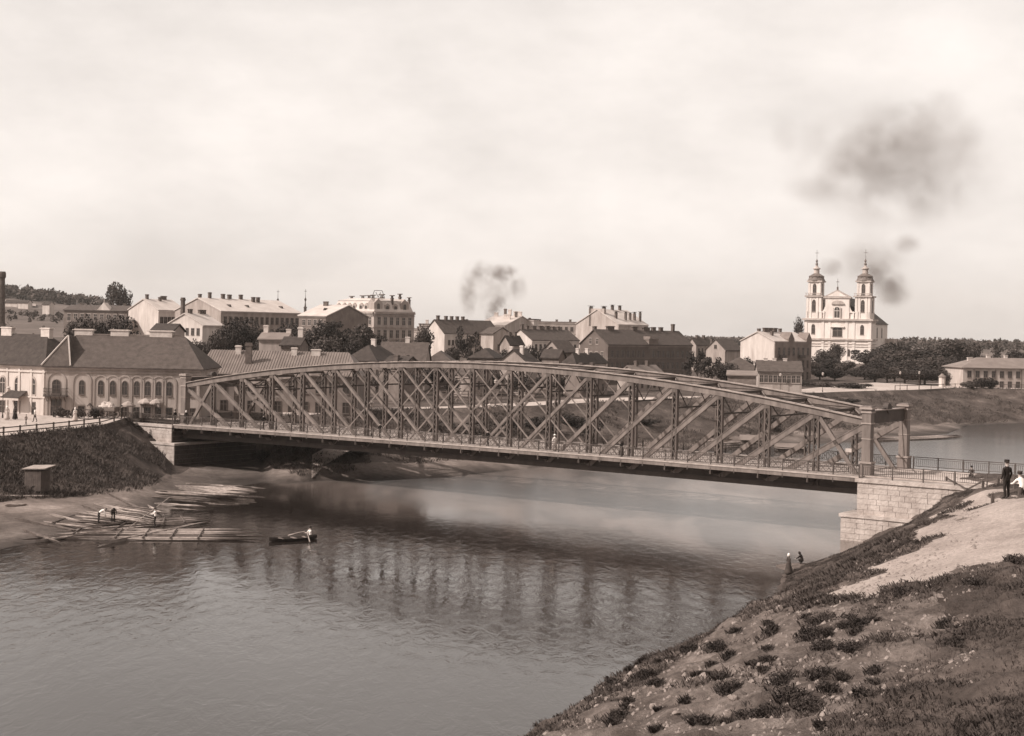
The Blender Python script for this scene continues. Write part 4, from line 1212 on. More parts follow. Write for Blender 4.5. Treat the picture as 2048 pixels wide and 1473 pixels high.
for (xl_, xc_, xr_, ye_, D_, a_, rf_, rh_, wm_, rm_, lb_) in (
    (905, 925, 968, 676, 425, 40, 'gR', 2.4, m_pale, m_tile2, "plain grey gabled house half hidden by the airy tree"),
    (1150, 1150, 1170, 668, 470, 35, 'gL', 1.6, m_grey, m_metal, "narrow grey house squeezed between the terrace and the tall tenement"),
    (1000, 1020, 1048, 690, 360, 38, 'gR', 2.0, m_pale, m_tile, "small grey gabled house below the white gable-ended house"),
    (1375, 1392, 1425, 690, 450, 38, 'gR', 1.8, m_pale, m_tile2, "small dim house right of the brick block's roof end"),
    (758, 800, 846, 738, 244, 30, 'gL', 1.8, m_wood, m_tile, "low boarded house seen through the left half of the truss"),
    (905, 940, 985, 752, 262, 25, 'gL', 1.8, m_pale, m_tile2, "low plaster house seen through the crossing diagonals of the truss"),
    (1130, 1160, 1215, 758, 270, 30, 'gR', 1.7, m_brick2, m_tile, "low brick house seen through the truss right of the middle"),
    (1235, 1275, 1330, 752, 300, 35, 'gR', 1.8, m_pale, m_metal, "low pale house at the foot of the brick block"),
    (820, 842, 862, 662, 470, 30, 'flat', .3, m_grey, m_metal, "small flat-roofed grey house beside the mansard building")):
    h = q("town_house", lb_, xc_ if xc_ > xl_ else xc_ + 12, ye_, D_, a_, xl=xl_, xr=xr_)
    h.walls(wm_, rf_, rh_, rm_, ov=.25).wins('R', 4, (-2.4,), .8, 1.3, .06, .06, W_DARK).chim([(.5, .3, 1.2), (.5, .7, 1.2)])
# tall tenement with plain end wall
h = H("tenement", "tall pale tenement with a blank end wall and crowded roof chimneys", "building", 1237, 650, 430, 40, xl=1152, xr=1296)
h.walls(m_cream, 'gR', 4.2, m_metal_w, ov=.15).wins('R', 5, (-3.2, -6.6), 1.0, 1.8, .05, .05, W_HOOD)
mb = MB(); mb.box(h.pt(h.lL * .34, -.02, h.zE), h.dL * (h.lL * .36), h.dR * 1.0, UP * 4.6); h.part(mb, "end_wall_stack", m_cream)
h.chim([(.37, .03, 2.2, .9), (.67, .03, 2.6, 1.0), (.55, .3, 1.6), (.5, .5, 1.7), (.5, .75, 1.6), (.2, .2, 2.2, .7), (.15, .45, 2.6, .5), (.15, .6, 2.4, .5), (.15, .75, 2.6, .6), (.12, .9, 3.0, .5)], CH_T)
# brick block with two wings
h = H("brick_block", "dark three-storey brick block with a lit gable end and stepped centre parapet", "building", 1216, 690, 325, 44, xl=1160, xr=1384)
h.walls(m_brick, 'gR', 3.1, m_tile2, ov=.2, trim=m_brick2)
h.wins('R', 16, (-2.7, -5.3, -7.7), .75, 1.45, .02, .03, W_DARK, skip={(7, 0)}).wins('L', 4, (-3.0, -5.6), .7, 1.4, .1, .1, W_RECT).wins('L', 2, (.1,), .65, 1.2, .26, .26, W_RECT)
h.chim([(.55, .02, 1.3, .8), (.5, .18, 1.1, 2.2), (.5, .46, 1.1, 1.5), (.5, .6, 1.0, 2.2), (.5, .69, 1.1, 1.1), (.5, .78, 1.1, 1.0), (.5, .93, 1.9, .7)])
mb = MB(); c = h.pt(-.06, h.lR * .47, h.zE - .8)
mb.box(c, h.dR * 3.2, h.dL * 2.6, UP * 2.0); mb.box(c + UP * 2.0 - h.dR * .15 - h.dL * .1, h.dR * 3.5, h.dL * 2.9, UP * .25); mb.box(c + UP * 2.25 + h.dR * .4, h.dR * .5, h.dL * 2, UP * .5)
h.part(mb, "stepped_parapet", m_brick2)
mb = MB(); 
for z in (-3.0, -5.55): mb.box(h.pt(0, 0, h.zE + z), h.dR * h.lR, h.nR * .1, UP * .18)
h.part(mb, "string_course", m_brick2)
# right of the brick block
h = q("gable_house", "grey house with white gable end and dark side in front of the far hills", 1450, 700, 430, 40, xl=1412, xr=1483)
h.walls(m_pale, 'gR', 2.8, m_tile2).wins('L', 1, (.3,), .8, 1.0, .3, .3, W_DARK).chim([(.8, .1, 2.0, .6)])
h = H("tenement", "tenement with a huge blank white end wall and dark gabled brick front", "building", 1549, 684, 375, 40, xl=1481, xr=1622)
h.walls(m_white, 'gR', 2.3, m_metal_w, ov=.1)
mb = MB(); mb.box(h.pt(-.04, 0.02, h.zb), h.dR * (h.lR - .04), -h.dL * .16, UP * (h.zE - h.zb - .02)); h.part(mb, "brick_front", m_brick2)
s_ = h.C.copy(); h.C = h.C - h.dL * .2
h.wins('R', 7, (-3.4, -6.6, -9.6), .9, 1.9, .04, .04, W_DARK)
for f0, f1 in ((.36, .52), (.86, 1.0)):
    mb = MB(); c0, c1 = h.pt(0, h.lR * f0, h.zE - .1), h.pt(0, h.lR * f1, h.zE - .1)
    mb.prism([c0, c1, c1 + UP * .9, (c0 + c1) / 2 + UP * 2.6, c0 + UP * .9], h.dL * 3); h.part(mb, "front_gable", m_brick2)
for z in (-4.1, -7.2):
    for fq in (.1, .62): h.part(MB().box(h.pt(0, h.lR * fq, h.zE + z), h.dR * 2.6, h.nR * .8, UP * .8), "balcony", m_rail)
h.C = s_
h.chim([(.55, .08, 1.3), (.5, .2, 1.3, 1.6), (.5, .32, 1.3, 1.6), (.5, .46, 1.3, 1.6), (.5, .6, 1.2), (.3, .2, 1.4, .7)])
h = q("long_house", "long low house with brown roof before the blank white tenement wall", 1604, 745, 305, 6, xl=1516, lR=9)
h.walls(m_grey, 'gL', 2.0, m_tile2).wins('L', 9, (-2.2,), .7, 1.4, .03, .03, W_RECT).chim([(.8, .5, .8), (.6, .5, .8), (.35, .5, .8)], CH_W)
h = q("long_house", "low brown-roofed shed left of the long low house", 1522, 741, 315, 6, xl=1440, lR=10)
h.walls(m_wood, 'hip', 2.6, m_tile2, ov=.5)
h = q("fence_shed", "grey board shed standing before the brown-roofed shed", 1512, 752, 296, 10, xl=1455, lR=5)
h.walls(m_wood, 'gL', .7, m_metal)
h = H("white_house", "white two-storey house with hipped grey roof on the right embankment", "house", 2160, 739, 372, -6, xl=1926, lR=12)
h.walls(m_cream, 'hip', 2.4, m_metal, ov=.5).wins('L', 14, (-2.4,), .95, 1.5, .012, .02, W_DARK).wins('L', 14, (-4.9,), .95, 1.5, .012, .02, W_DARK)
h.chim([(.86, .5, .8, 1.2), (.7, .5, .8, 1.0), (.55, .5, .8)], CH_W)
mb = MB()
for f in (.905, .72, .5, .26): mb.box(h.pt(h.lL * f, 0, h.zb), h.dL * .14, h.nL * .14, UP * (h.zE - h.zb))
h.part(mb, "downpipes", m_trim_d)
# factory stack at the left edge of the picture
D = 360; c = P(0.5, 700, D); zt_ = P(0, 543, D).z; g0 = gz(c.x, D)
st = empty("factory_stack", (c.x, D, g0), "tall dark brick factory stack left of the wooded hill", "chimney")
mb = MB(); hh = zt_ - g0; mb.lathe((0, 0, -.5), [(1.15, 0), (.78, hh - 1.2)], 14); mb.build("shaft", m_chim, st)
mb = MB(); mb.lathe((0, 0, hh - 1.75), [(.8, 0), (1.0, .4), (1.0, 1.2), (.85, 1.7)], 14); mb.build("crown", m_brick, st)
# scattered cottages on the left hill
for (x, y, D, w, lb) in ((22, 606, 900, 26, "tiny pale cottage on the open field under the forest"), (46, 606, 880, 20, "tiny cottage beside the pale one on the hillside field"),
                         (92, 609, 800, 14, "tiny white cottage alone on the dim hillside"), (160, 613, 760, 16, "tiny white cottage uphill of the long dim building")):
    h = q("cottage", lb, x + w / 2, y, D, 12, xl=x - w / 2, lR=5)
    h.walls(m_white, 'gL', 1.4, m_tile)

# --- twin towered church
h = H("church", "white baroque church with twin bell towers and cross-topped spires", "church", 1743, 640, 600, 27, xl=1609, xr=1781)
L, R = h.lL, h.lR
ZM = {yy: P(1676, yy, 600 + math.sin(math.radians(27)) * L / 2).z for yy in (735, 681, 640, 622, 593, 588, 563, 553, 541, 580, 597, 615)}
zb, z1, z2, z3, z4 = h.zb, ZM[681], ZM[640], ZM[593], ZM[563]
h.zE = z2
LW = L
def cb(mb, p0, p1, q0, q1, za, zb_, mi=0): mb.box(h.pt(p0, q0, za), h.dL * (p1 - p0), h.dR * (q1 - q0), UP * (zb_ - za), mi)
mb = MB(); cb(mb, 0, L, 0, 7.5, zb, z2); cb(mb, 1.2, L - 1.2, 7.4, R, zb, z2 - 1.4); h.part(mb, "nave_wall", m_church)
mb = MB()                                             # nave roof
A = [h.pt(.7, 7.6, z2 - 1.5), h.pt(L - .7, 7.6, z2 - 1.5), h.pt(L - .7, R + .5, z2 - 1.5), h.pt(.7, R + .5, z2 - 1.5), h.pt(L / 2, 5.0, z2 + 9.2), h.pt(L / 2, R - 3, z2 + 9.2)]
mb.add(A, [(0, 4, 1), (0, 3, 5, 4), (1, 4, 5, 2), (3, 2, 5), (0, 1, 2, 3)]); h.part(mb, "nave_roof", m_tile)
mb = MB()
for z, d, t_ in ((z1, .7, .7), (z1 - 1.6, .3, .3), (z1 - 2.6, .25, .25), (z2 - .35, .8, .75), (z2 - 1.1, .25, .25)):
    mb.box(h.pt(-d, -d, z), h.dL * (L + 2 * d), h.dR * (8.2 + d), UP * t_)
h.part(mb, "cornices", m_cream)
for f in (.0, .24, .345, .6, .7, .955):
    mb = MB(); p = L * f
    mb.box(h.pt(p, -.22, zb), h.dL * 1.05, h.dR * .3, UP * (z1 - zb)); mb.box(h.pt(p, -.2, z1 + .7), h.dL * 1.05, h.dR * .3, UP * (z2 - z1 - 1.1))
    for z in (z1 - .95, z2 - .9): mb.box(h.pt(p - .15, -.34, z), h.dL * 1.35, h.dR * .3, UP * .3)
    h.part(mb, "pilaster", m_church)
rzL = math.atan2(h.nL.y, h.nL.x) - math.pi / 2; rzR = math.atan2(h.nR.y, h.nR.x) - math.pi / 2
for f in (.135, .865): put_window(W_ARCHD, h.root, h.pt(L * f, -.02, z1 + 2.6) - h.o, rzL, 1.35, 3.6)
put_window(W_ARCHD, h.root, h.pt(L * .5, -.02, z1 + 1.6) - h.o, rzL, 3.6, 3.6)
put_window(W_ARCHD, h.root, h.pt(L * .33, -.02, z1 - 6.2) - h.o, rzL, 1.2, 2.6)
put_window(W_ARCHD, h.root, h.pt(L * .5, -.02, zb + .4) - h.o, rzL, 2.6, 5.0)
for fq, z in ((.45, z1 + 1.5), (.7, z1 + 1.5), (.45, z1 - 7), (.7, z1 - 7)): put_window(W_ARCHD, h.root, h.pt(1.2, R * fq, z) - h.o, rzR, 1.4, 3.8)
mb = MB(); c = h.pt(L * .5, 0, z1 + 5.6)               # pediment over the middle window
mb.prism([c - h.dL * 2.7, c + h.dL * 2.7, c + UP * 1.5], h.nL * .7); mb.box(c - h.dL * 2.9 - UP * .35, h.dL * 5.8, h.nL * .8, UP * .35); h.part(mb, "window_pediment", m_church)
# central gable between the towers
mb = MB(); gA, gB = L * .335, L * .69; zg = ZM[597]
mb.box(h.pt(gA, .2, z2 + .4), h.dL * (gB - gA), h.dR * 1.4, UP * (zg - z2 - .4))
for s0, d in ((gA, -1), (gB, 1)):                     # scrolled shoulders
    pts = [h.pt(s0, .4, z2 + .4)] + [h.pt(s0 + d * (4.2 * (1 - math.sin(a))), .4, z2 + .4 + 1.6 + (1 - math.cos(a)) * 4.6) for a in np.linspace(0, math.pi / 2, 7)]
    pts = [h.pt(s0, .4, z2 + .4), h.pt(s0 + d * 4.2, .4, z2 + .4)] + pts[1:]
    mb.prism(pts, h.dR * .9)
h.part(mb, "centre_gable", m_church)
mb = MB(); c0, c1 = h.pt(gA - .9, -.2, zg), h.pt(gB + .9, -.2, zg)
mb.prism([c0, c1, c1 + UP * .5, (c0 + c1) / 2 + UP * (ZM[580] - zg), c0 + UP * .5], h.dR * 1.8); h.part(mb, "pediment", m_cream)
mb = MB(); m_ = (c0 + c1) / 2; mb.prism([c0 + h.dL * 1.7 + UP * .7, c1 - h.dL * 1.7 + UP * .7, m_ + UP * (ZM[580] - zg - .6)], h.nL * .12); h.part(mb, "tympanum", m_church)
mb = MB(); c = h.pt(L * .51, -.0, z2 + .6); mb.box(c - h.dL * 1.7 + h.nL * .1, h.dL * 3.4, h.nL * -.2, UP * 4.2, 0)
h.part(mb, "niche_frame", m_cream)
put_window(win_unit("niche", True, frame=m_church, fr=.1), h.root, h.pt(L * .51, .05, z2 + .8) - h.o + h.nL * .22, rzL, 2.2, 4.4)
mb = MB(); c = h.pt(L * .5, .1, z2 + 6.2)
seg = [c + h.dL * 2.6 * math.cos(a) + UP * 1.6 * math.sin(a) for a in np.linspace(0, math.pi, 9)]
mb.prism(seg, h.nL * .5); h.part(mb, "segment_pediment", m_cream)
mb = MB(); c = m_ + UP * (ZM[580] - zg) + h.dR * .5
mb.cbox(c.x - .3, c.x + .3, c.y - .3, c.y + .3, c.z - .3, c.z + 1.2); mb.cbox(c.x - .07, c.x + .07, c.y - .07, c.y + .07, c.z + 1.2, c.z + 4.4); mb.cbox(c.x - .6, c.x + .6, c.y - .07, c.y + .07, c.z + 3.1, c.z + 3.3)
h.part(mb, "gable_cross", m_copper)
mb = MB(); mb.box(h.pt(0, -.1, z2 + .4), h.dL * L, h.dR * .4, UP * .1); 
for f in (.04, .2, .26, .33, .7, .74, .8, .96): mb.box(h.pt(L * f, -.1, z2 + .4), h.dL * .5, h.dR * .5, UP * 3.0)
mb.box(h.pt(L * .24, .0, z2 + 2.8), h.dL * (L * .1), h.dR * .3, UP * .35); mb.box(h.pt(L * .69, .0, z2 + 2.8), h.dL * (L * .1), h.dR * .3, UP * .35)
h.part(mb, "attic_balustrade", m_church)
for p0 in (.02 * L, .98 * L - 6.3):
    tw = 6.3
    mb = MB(); cb(mb, p0, p0 + tw, .3, .3 + tw, z2, z3)
    cb(mb, p0 + .55, p0 + tw - .55, .85, tw - .25, z3, z4)
    for pc in (p0 + .1, p0 + 1.35, p0 + tw - 1.0, p0 + tw - 2.2): mb.box(h.pt(pc, .12, z2 + .4), h.dL * .85, h.dR * .3, UP * (z3 - z2 - .8))
    for pc in (p0 + .6, p0 + tw - 1.3): mb.box(h.pt(pc, .66, z3 + .6), h.dL * .75, h.dR * .3, UP * (z4 - z3 - .9))
    for qc in (.6, tw - 1.1): mb.box(h.pt(p0 - .16, qc, z2 + .4), h.dR * .85, h.dL * .3, UP * (z3 - z2 - .8))
    tower = h.part(mb, "bell_tower", m_church)
    for z, d, t_ in ((z3 - .3, .6, .55), (z2 + 2.9, .15, .3), (z4 - .3, .2, .6)):
        e = 0 if z < z4 - 1 else .2
        h.part(MB().box(h.pt(p0 - d + e, .3 - d + e, z), h.dL * (tw + 2 * d - 2 * e), h.dR * (tw + 2 * d - 2 * e), UP * t_), "tower_cornice", m_cream)
    mb = MB()
    for k in range(9): mb.box(h.pt(p0 - .3 + k * .82, -.15, z3 + .25), h.dL * .2, h.dR * .2, UP * .9)
    mb.box(h.pt(p0 - .4, -.2, z3 + 1.1), h.dL * (tw + .8), h.dR * .3, UP * .18)
    h.part(mb, "tower_balustrade", m_cream)
    for za, hh in ((z2 + 3.4, 4.9), (z3 + .7, 4.6)):
        put_window(W_ARCHD, h.root, h.pt(p0 + tw / 2, .28 if za < z3 else .83, za) - h.o, rzL, 1.35, hh * .92)
        put_window(W_ARCHD, h.root, h.pt(p0 - .02 if za < z3 else p0 + .53, .3 + tw / 2, za) - h.o, rzR, 1.2, hh * .92)
    c = h.pt(p0 + tw / 2, .3 + tw / 2, z4)
    mb = MB(); mb.lathe(c, [(3.5, .25), (3.4, .7), (2.9, 1.6), (3.1, 2.1), (2.2, 2.7), (1.35, 3.2), (1.0, 3.4)], 16)
    for k in range(8):
        a = 2 * math.pi * k / 8; d = Vector((math.cos(a), math.sin(a), 0)); mb.box(c + d * 2.7 + UP * .6 - Vector((.35, .35, 0)), (.7, 0, 0), (0, .7, 0), UP * 1.7)
    h.part(mb, "tower_dome", m_copper)
    mb = MB(); mb.lathe(c, [(1.15, 3.3), (1.1, 4.9), (1.55, 5.1), (1.5, 5.4), (.9, 5.7), (.35, 6.6)], 12); h.part(mb, "lantern", m_cream)
    mb = MB(); mb.lathe(c, [(.4, 6.4), (.55, 7.2), (.25, 7.8), (.5, 8.4), (.15, 9.0), (.07, 9.4), (.07, 13.0)], 10); h.part(mb, "finial", m_copper)
    mb = MB(); mb.box(c + UP * 11.6 - h.dL * .8, h.dL * 1.6, h.dR * .12, UP * .16); h.part(mb, "tower_cross", m_copper)
mb = MB(); cb(mb, -2.5, 1.3, R - 4, R + 2, zb, z1 + 1); h.part(mb, "sacristy", m_cream)

# ================================================================== TREES
def leaf_cloud(centres, radii, count, size, squash=.85, rng=RNG):
    """many leaf-clump faces spread through the volume of several lobes"""
    radii = np.asarray(radii); centres = np.asarray(centres)
    pr = radii ** 2 / (radii ** 2).sum()
    k = rng.choice(len(radii), count, p=pr)
    d = rng.normal(size=(count, 3)); d /= np.linalg.norm(d, axis=1)[:, None]
    r = radii[k] * (0.62 + .42 * rng.random(count) ** .6) * (1 + .12 * np.sin(d[:, 0] * 7 + k) * np.cos(d[:, 2] * 6 + k))
    pos = centres[k] + d * r[:, None] * np.array([1, 1, squash])
    nrm_ = d + rng.normal(size=(count, 3)) * .75; nrm_ /= np.linalg.norm(nrm_, axis=1)[:, None]
    a = np.cross(nrm_, rng.normal(size=(count, 3))); a /= np.linalg.norm(a, axis=1)[:, None]
    b_ = np.cross(nrm_, a)
    s = size * (.5 + rng.random(count) * .9)[:, None]
    q = np.stack([pos - a * s, pos - b_ * s * .6, pos + a * s, pos + b_ * s * .6], 1).reshape(-1, 3)
    return q, np.arange(count * 4).reshape(-1, 4)
def tree_proto(seed, kind):
    r = np.random.default_rng(seed)
    mb = MB()
    if kind == 'round':
        nl = 13; cen = []; rad = []
        for k in range(nl):
            a = r.random() * 6.28; rr = .3 * r.random() ** .5
            cen.append((rr * math.cos(a), rr * math.sin(a), .36 + .46 * r.random())); rad.append(.13 + .13 * r.random())
        cen.append((0, 0, .58)); rad.append(.3)
        V, Fq = leaf_cloud(cen, rad, 2600, .030, .95, r)
        hgt = .6
    elif kind == 'tall':
        cen = [(r.normal() * .07, r.normal() * .07, .2 + .075 * k) for k in range(10)]; rad = [.2 - .014 * k + .05 * r.random() for k in range(10)]
        V, Fq = leaf_cloud(cen, rad, 2200, .026, 1.1, r); hgt = .8
    elif kind == 'conifer':
        cen = []; rad = []
        for k in range(12):
            z = .16 + .066 * k; w_ = .3 * (1 - k / 13)
            for j in range(4):
                a = r.random() * 6.28; cen.append((w_ * .6 * math.cos(a), w_ * .6 * math.sin(a), z)); rad.append(w_ * .5 + .02)
        V, Fq = leaf_cloud(cen, rad, 2000, .022, .6, r); hgt = .93
    elif kind == 'airy':
        cen = []; rad = []
        for k in range(18):
            a = r.random() * 6.28; rr = .42 * r.random() ** .6
            cen.append((rr * math.cos(a), rr * math.sin(a), .34 + .56 * r.random())); rad.append(.07 + .08 * r.random())
        V, Fq = leaf_cloud(cen, rad, 1900, .028, .9, r); hgt = .72
    else:  # bush
        cen = [(r.normal() * .3, r.normal() * .3, .25 + .35 * r.random()) for k in range(9)]; rad = [.22 + .16 * r.random() for k in range(9)]
        V, Fq = leaf_cloud(cen, rad, 1500, .06, .8, r); hgt = .4
    V[:, 2] = np.maximum(V[:, 2], .01)
    crown = npmesh("crown", V, Fq, m_leaf if seed % 3 else m_leaf2, sides=4)
    if kind != 'bush':
        mb.tube([(0, 0, -.06), (0, 0, .1), (.01, 0, .3), (0, .01, hgt)], [.034, .026, .02, .006], 8)
        for k in range(6):
            a = k * 1.05 + r.random(); z = .2 + .07 * k
            mb.tube([(0, 0, z), (.14 * math.cos(a), .14 * math.sin(a), z + .14), (.24 * math.cos(a), .24 * math.sin(a), z + .24)], [.013, .009, .003], 6)
    else:
        for k in range(5):
            a = k * 1.3; mb.tube([(.05 * math.cos(a), .05 * math.sin(a), -.1), (.25 * math.cos(a), .25 * math.sin(a), .45)], [.03, .01], 5)
    trunk = mb.build("trunk", m_bark)
    proto(crown); proto(trunk)
    return crown, trunk
PROT = {'round': [tree_proto(s, 'round') for s in (21, 22, 23, 24, 25)], 'tall': [tree_proto(s, 'tall') for s in (31, 32)],
        'conifer': [tree_proto(s, 'conifer') for s in (41,)], 'airy': [tree_proto(s, 'airy') for s in (52, 53)], 'bush': [tree_proto(s, 'bush') for s in (61, 62, 63)]}
def tree(x, ytop, wpx, D, label, group=None, kind='round', name=None, zb=None, hmin=2.0):
    p = P(x, ytop, D); zb = gz(p.x, D) if zb is None else zb
    hh = max(p.z - zb, hmin); w_ = wpx * D / F
    r = empty(name or {'conifer': 'conifer', 'bush': 'bush'}.get(kind, 'leafy_tree'), (p.x, D, zb), label, 'bush' if kind == 'bush' else 'tree', group)
    if kind == 'round' and random.random() < .15: kind = random.choice(['airy', 'tall', 'airy'])
    cr_, tr_ = random.choice(PROT[kind])
    cw = {'round': .95, 'tall': .5, 'conifer': .62, 'airy': 1.0, 'bush': 1.2}[kind]
    rz = random.random() * 6.28
    for src in (cr_, tr_):
        inst(src, r, (0, 0, 0), rz, (w_ / cw, w_ / cw, hh / {'round': .97, 'tall': 1.02, 'conifer': 1.0, 'airy': 1.0, 'bush': .95}[kind]))
    return r
L1 = "dark leafy tree in the dense clump below the grand mansard building"; G1 = "tree clump below the mansard building"
for a in ((590, 648, 84, 340), (632, 646, 90, 335), (676, 640, 92, 338), (716, 650, 84, 340), (748, 664, 70, 345), (655, 672, 90, 300), (610, 682, 80, 295), (570, 668, 70, 330), (700, 680, 76, 300)):
    tree(*a, L1, G1)
L2 = "dark leafy tree among the houses left of the dense clump"; G2 = "trees among the left houses"
for a in ((452, 655, 62, 320), (478, 636, 76, 330), (505, 650, 66, 335), (430, 668, 60, 300), (398, 682, 60, 285), (530, 672, 60, 320), (548, 660, 50, 345)):
    tree(*a, L2, G2)
L3 = "leafy tree rising behind the dark roof of the left corner houses"; G3 = "trees behind the corner houses"
for a in ((42, 642, 62, 250), (14, 650, 46, 255), (158, 634, 78, 300), (195, 640, 66, 310), (238, 632, 76, 305), (272, 668, 46, 300), (372, 690, 40, 270)):
    tree(*a, L3, G3)
tree(88, 640, 34, 252, "pointed dark conifer behind the left roof ridge", kind='conifer')
tree(333, 664, 18, 290, "small pointed conifer beside the pale gable wall", kind='conifer')
tree(239, 566, 66, 620, "big round solitary tree on the hillside skyline")
tree(848, 654, 50, 335, "round dark tree between the mansard building and the white gabled house")
tree(940, 645, 60, 350, "airy leafy tree in front of the plain pale house", kind='airy')
tree(905, 694, 50, 330, "low dark tree beside the white gabled house's wall")
tree(790, 684, 56, 345, "low tree at the foot of the mansard building")
for a in ((1060, 692, 40, 330), (1092, 694, 36, 330), (1010, 700, 40, 320), (960, 705, 40, 300), (830, 700, 40, 310)):
    tree(*a, "small dark tree among the low roofs above the bridge arch", "small trees among the low roofs")
for a in ((1395, 700, 62, 318), (1425, 712, 64, 310), (1452, 726, 60, 305), (1500, 716, 34, 335), (1480, 722, 34, 335)):
    tree(*a, "leafy tree between the brick block and the low sheds", "trees right of the brick block")
tree(1596, 638, 34, 640, "dark tree against the church's left side")
for a in ((1640, 706, 62, 470), (1673, 688, 44, 500), (1662, 716, 66, 450), (1610, 735, 40, 420), (1690, 722, 56, 440), (1712, 738, 50, 430), (1640, 738, 60, 400), (1670, 740, 60, 395), (1625, 722, 50, 440), (1655, 700, 60, 480)):
    tree(*a, "leafy tree before the white church front", "trees before the church")
for a in ((1738, 702, 58, 480), (1770, 700, 62, 490), (1760, 722, 70, 430), (1800, 690, 66, 500), (1835, 702, 70, 480), (1830, 720, 76, 420), (1868, 698, 66, 480), (1880, 718, 70, 410), (1910, 684, 76, 450), (1938, 692, 56, 470), (1912, 716, 60, 400), (1790, 728, 60, 400), (1730, 735, 56, 410), (1750, 742, 60, 392), (1775, 740, 60, 388), (1810, 738, 66, 385), (1850, 738, 66, 382), (1890, 740, 60, 380), (1815, 706, 84, 440), (1860, 704, 80, 440), (1785, 704, 80, 450), (1752, 706, 70, 470), (1840, 742, 70, 378), (1905, 735, 50, 385)):
    tree(a[0], a[1] - 4, a[2] * 1.25, a[3], "leafy tree in the broad grove right of the church", "grove right of the church")
tree(1992, 678, 40, 440, "tall ragged conifer behind the white embankment house", kind='conifer')
for a in ((2030, 700, 60, 470), (2060, 704, 60, 460), (1965, 712, 40, 440)):
    tree(*a, "leafy tree behind the white embankment house's roof", "trees behind the embankment house")
L4 = "dark tree seen through the bridge lattice on the far embankment"; G4 = "trees seen through the bridge lattice"
for a in ((820, 742, 60, 262), (868, 738, 66, 270), (905, 758, 50, 258), (985, 742, 60, 272), (1040, 748, 66, 265), (1085, 752, 60, 270), (760, 748, 60, 255), (700, 746, 50, 250), (640, 756, 50, 240), (1125, 752, 50, 275), (1190, 756, 50, 285), (580, 770, 46, 232), (520, 768, 40, 230)):
    tree(*a, L4, G4)
tree(1340, 778, 30, 280, "spindly light tree behind the right half of the truss", kind='airy')
# bushes
for a in ((1650, 762, 50, 350), (1690, 765, 50, 345), (1610, 766, 44, 350), (1720, 768, 50, 345)):
    tree(*a, "low clipped shrub beside the pale square before the church", "shrubs round the square", kind='bush', hmin=1.4)
for a in ((560, 888, 56, 202), (600, 892, 50, 200), (530, 896, 40, 200), (625, 910, 26, 192)):
    tree(*a, "rough bush on the mound under the bridge's left end", "bushes on the mound under the bridge", kind='bush', hmin=1.6)
for a in ((870, 840, 50, 214), (940, 840, 60, 218), (1010, 838, 50, 222), (1090, 832, 60, 228), (1150, 826, 50, 236), (700, 905, 40, 196), (725, 912, 44, 196), (712, 922, 40, 192), (1180, 835, 40, 232), (1540, 830, 40, 270), (1290, 838, 40, 250), (1700, 815, 40, 315)):
    tree(*a, "low bush on the far river slope", "bushes on the far river slope", kind='bush', hmin=1.2)
for a in ((150, 826, 26, 192), (190, 828, 26, 193), (120, 826, 22, 193), (1940, 760, 26, 364), (1965, 752, 30, 364), (1985, 758, 24, 364)):
    tree(*a, "small street shrub against a house front", "shrubs against house fronts", kind='bush', hmin=1.6)

# ---- far forest: one mass
rng = np.random.default_rng(5); VV = []; FF = []; nb = 0
def forest(x0, x1, D0, D1, cnt, h0, h1):
    global nb
    for k in range(cnt):
        x = rng.uniform(x0, x1); D = rng.uniform(D0, D1); u = uv(x, 650)[0]
        z = float(zplat(u, D)); hh = rng.uniform(h0, h1); con = rng.random() < .35
        if con: cen = [(0, 0, hh * f) for f in (.25, .45, .65, .85)]; rad = [hh * .2, hh * .16, hh * .11, hh * .06]
        else: cen = [(rng.normal() * hh * .16, rng.normal() * hh * .16, hh * (.4 + .35 * rng.random())) for _ in range(4)]; rad = [hh * .24] * 4
        V_, F_ = leaf_cloud(cen, rad, 60, hh * .13, 1.0, rng)
        VV.append(V_ + np.array([u * D / F, D, z - .5])); FF.append(F_ + nb); nb += len(V_)
forest(-250, 222, 1080, 1330, 620, 7, 12)
forest(10, 260, 640, 760, 50, 3, 5)
forest(1370, 1500, 1300, 1600, 170, 7, 11)
forest(1330, 1640, 900, 1200, 60, 4, 7)
forest(1780, 2150, 1000, 1400, 300, 5, 9)
forest(840, 1180, 1200, 1500, 90, 5, 8)
wood = npmesh("distant_wood", np.concatenate(VV), np.concatenate(FF), m_leaf3, sides=4)
tag(wood, "dark wooded hill crests along the skyline", "wood", kind='stuff')
# pale open field under the forest at the left
us = np.linspace(uv(-60, 600)[0], uv(72, 600)[0], 20)
ribbon("field", us, 930 + 0 * us, 1060 - 60 * np.linspace(0, 1, 20) ** 2, m_path, lift=.9, n=6)

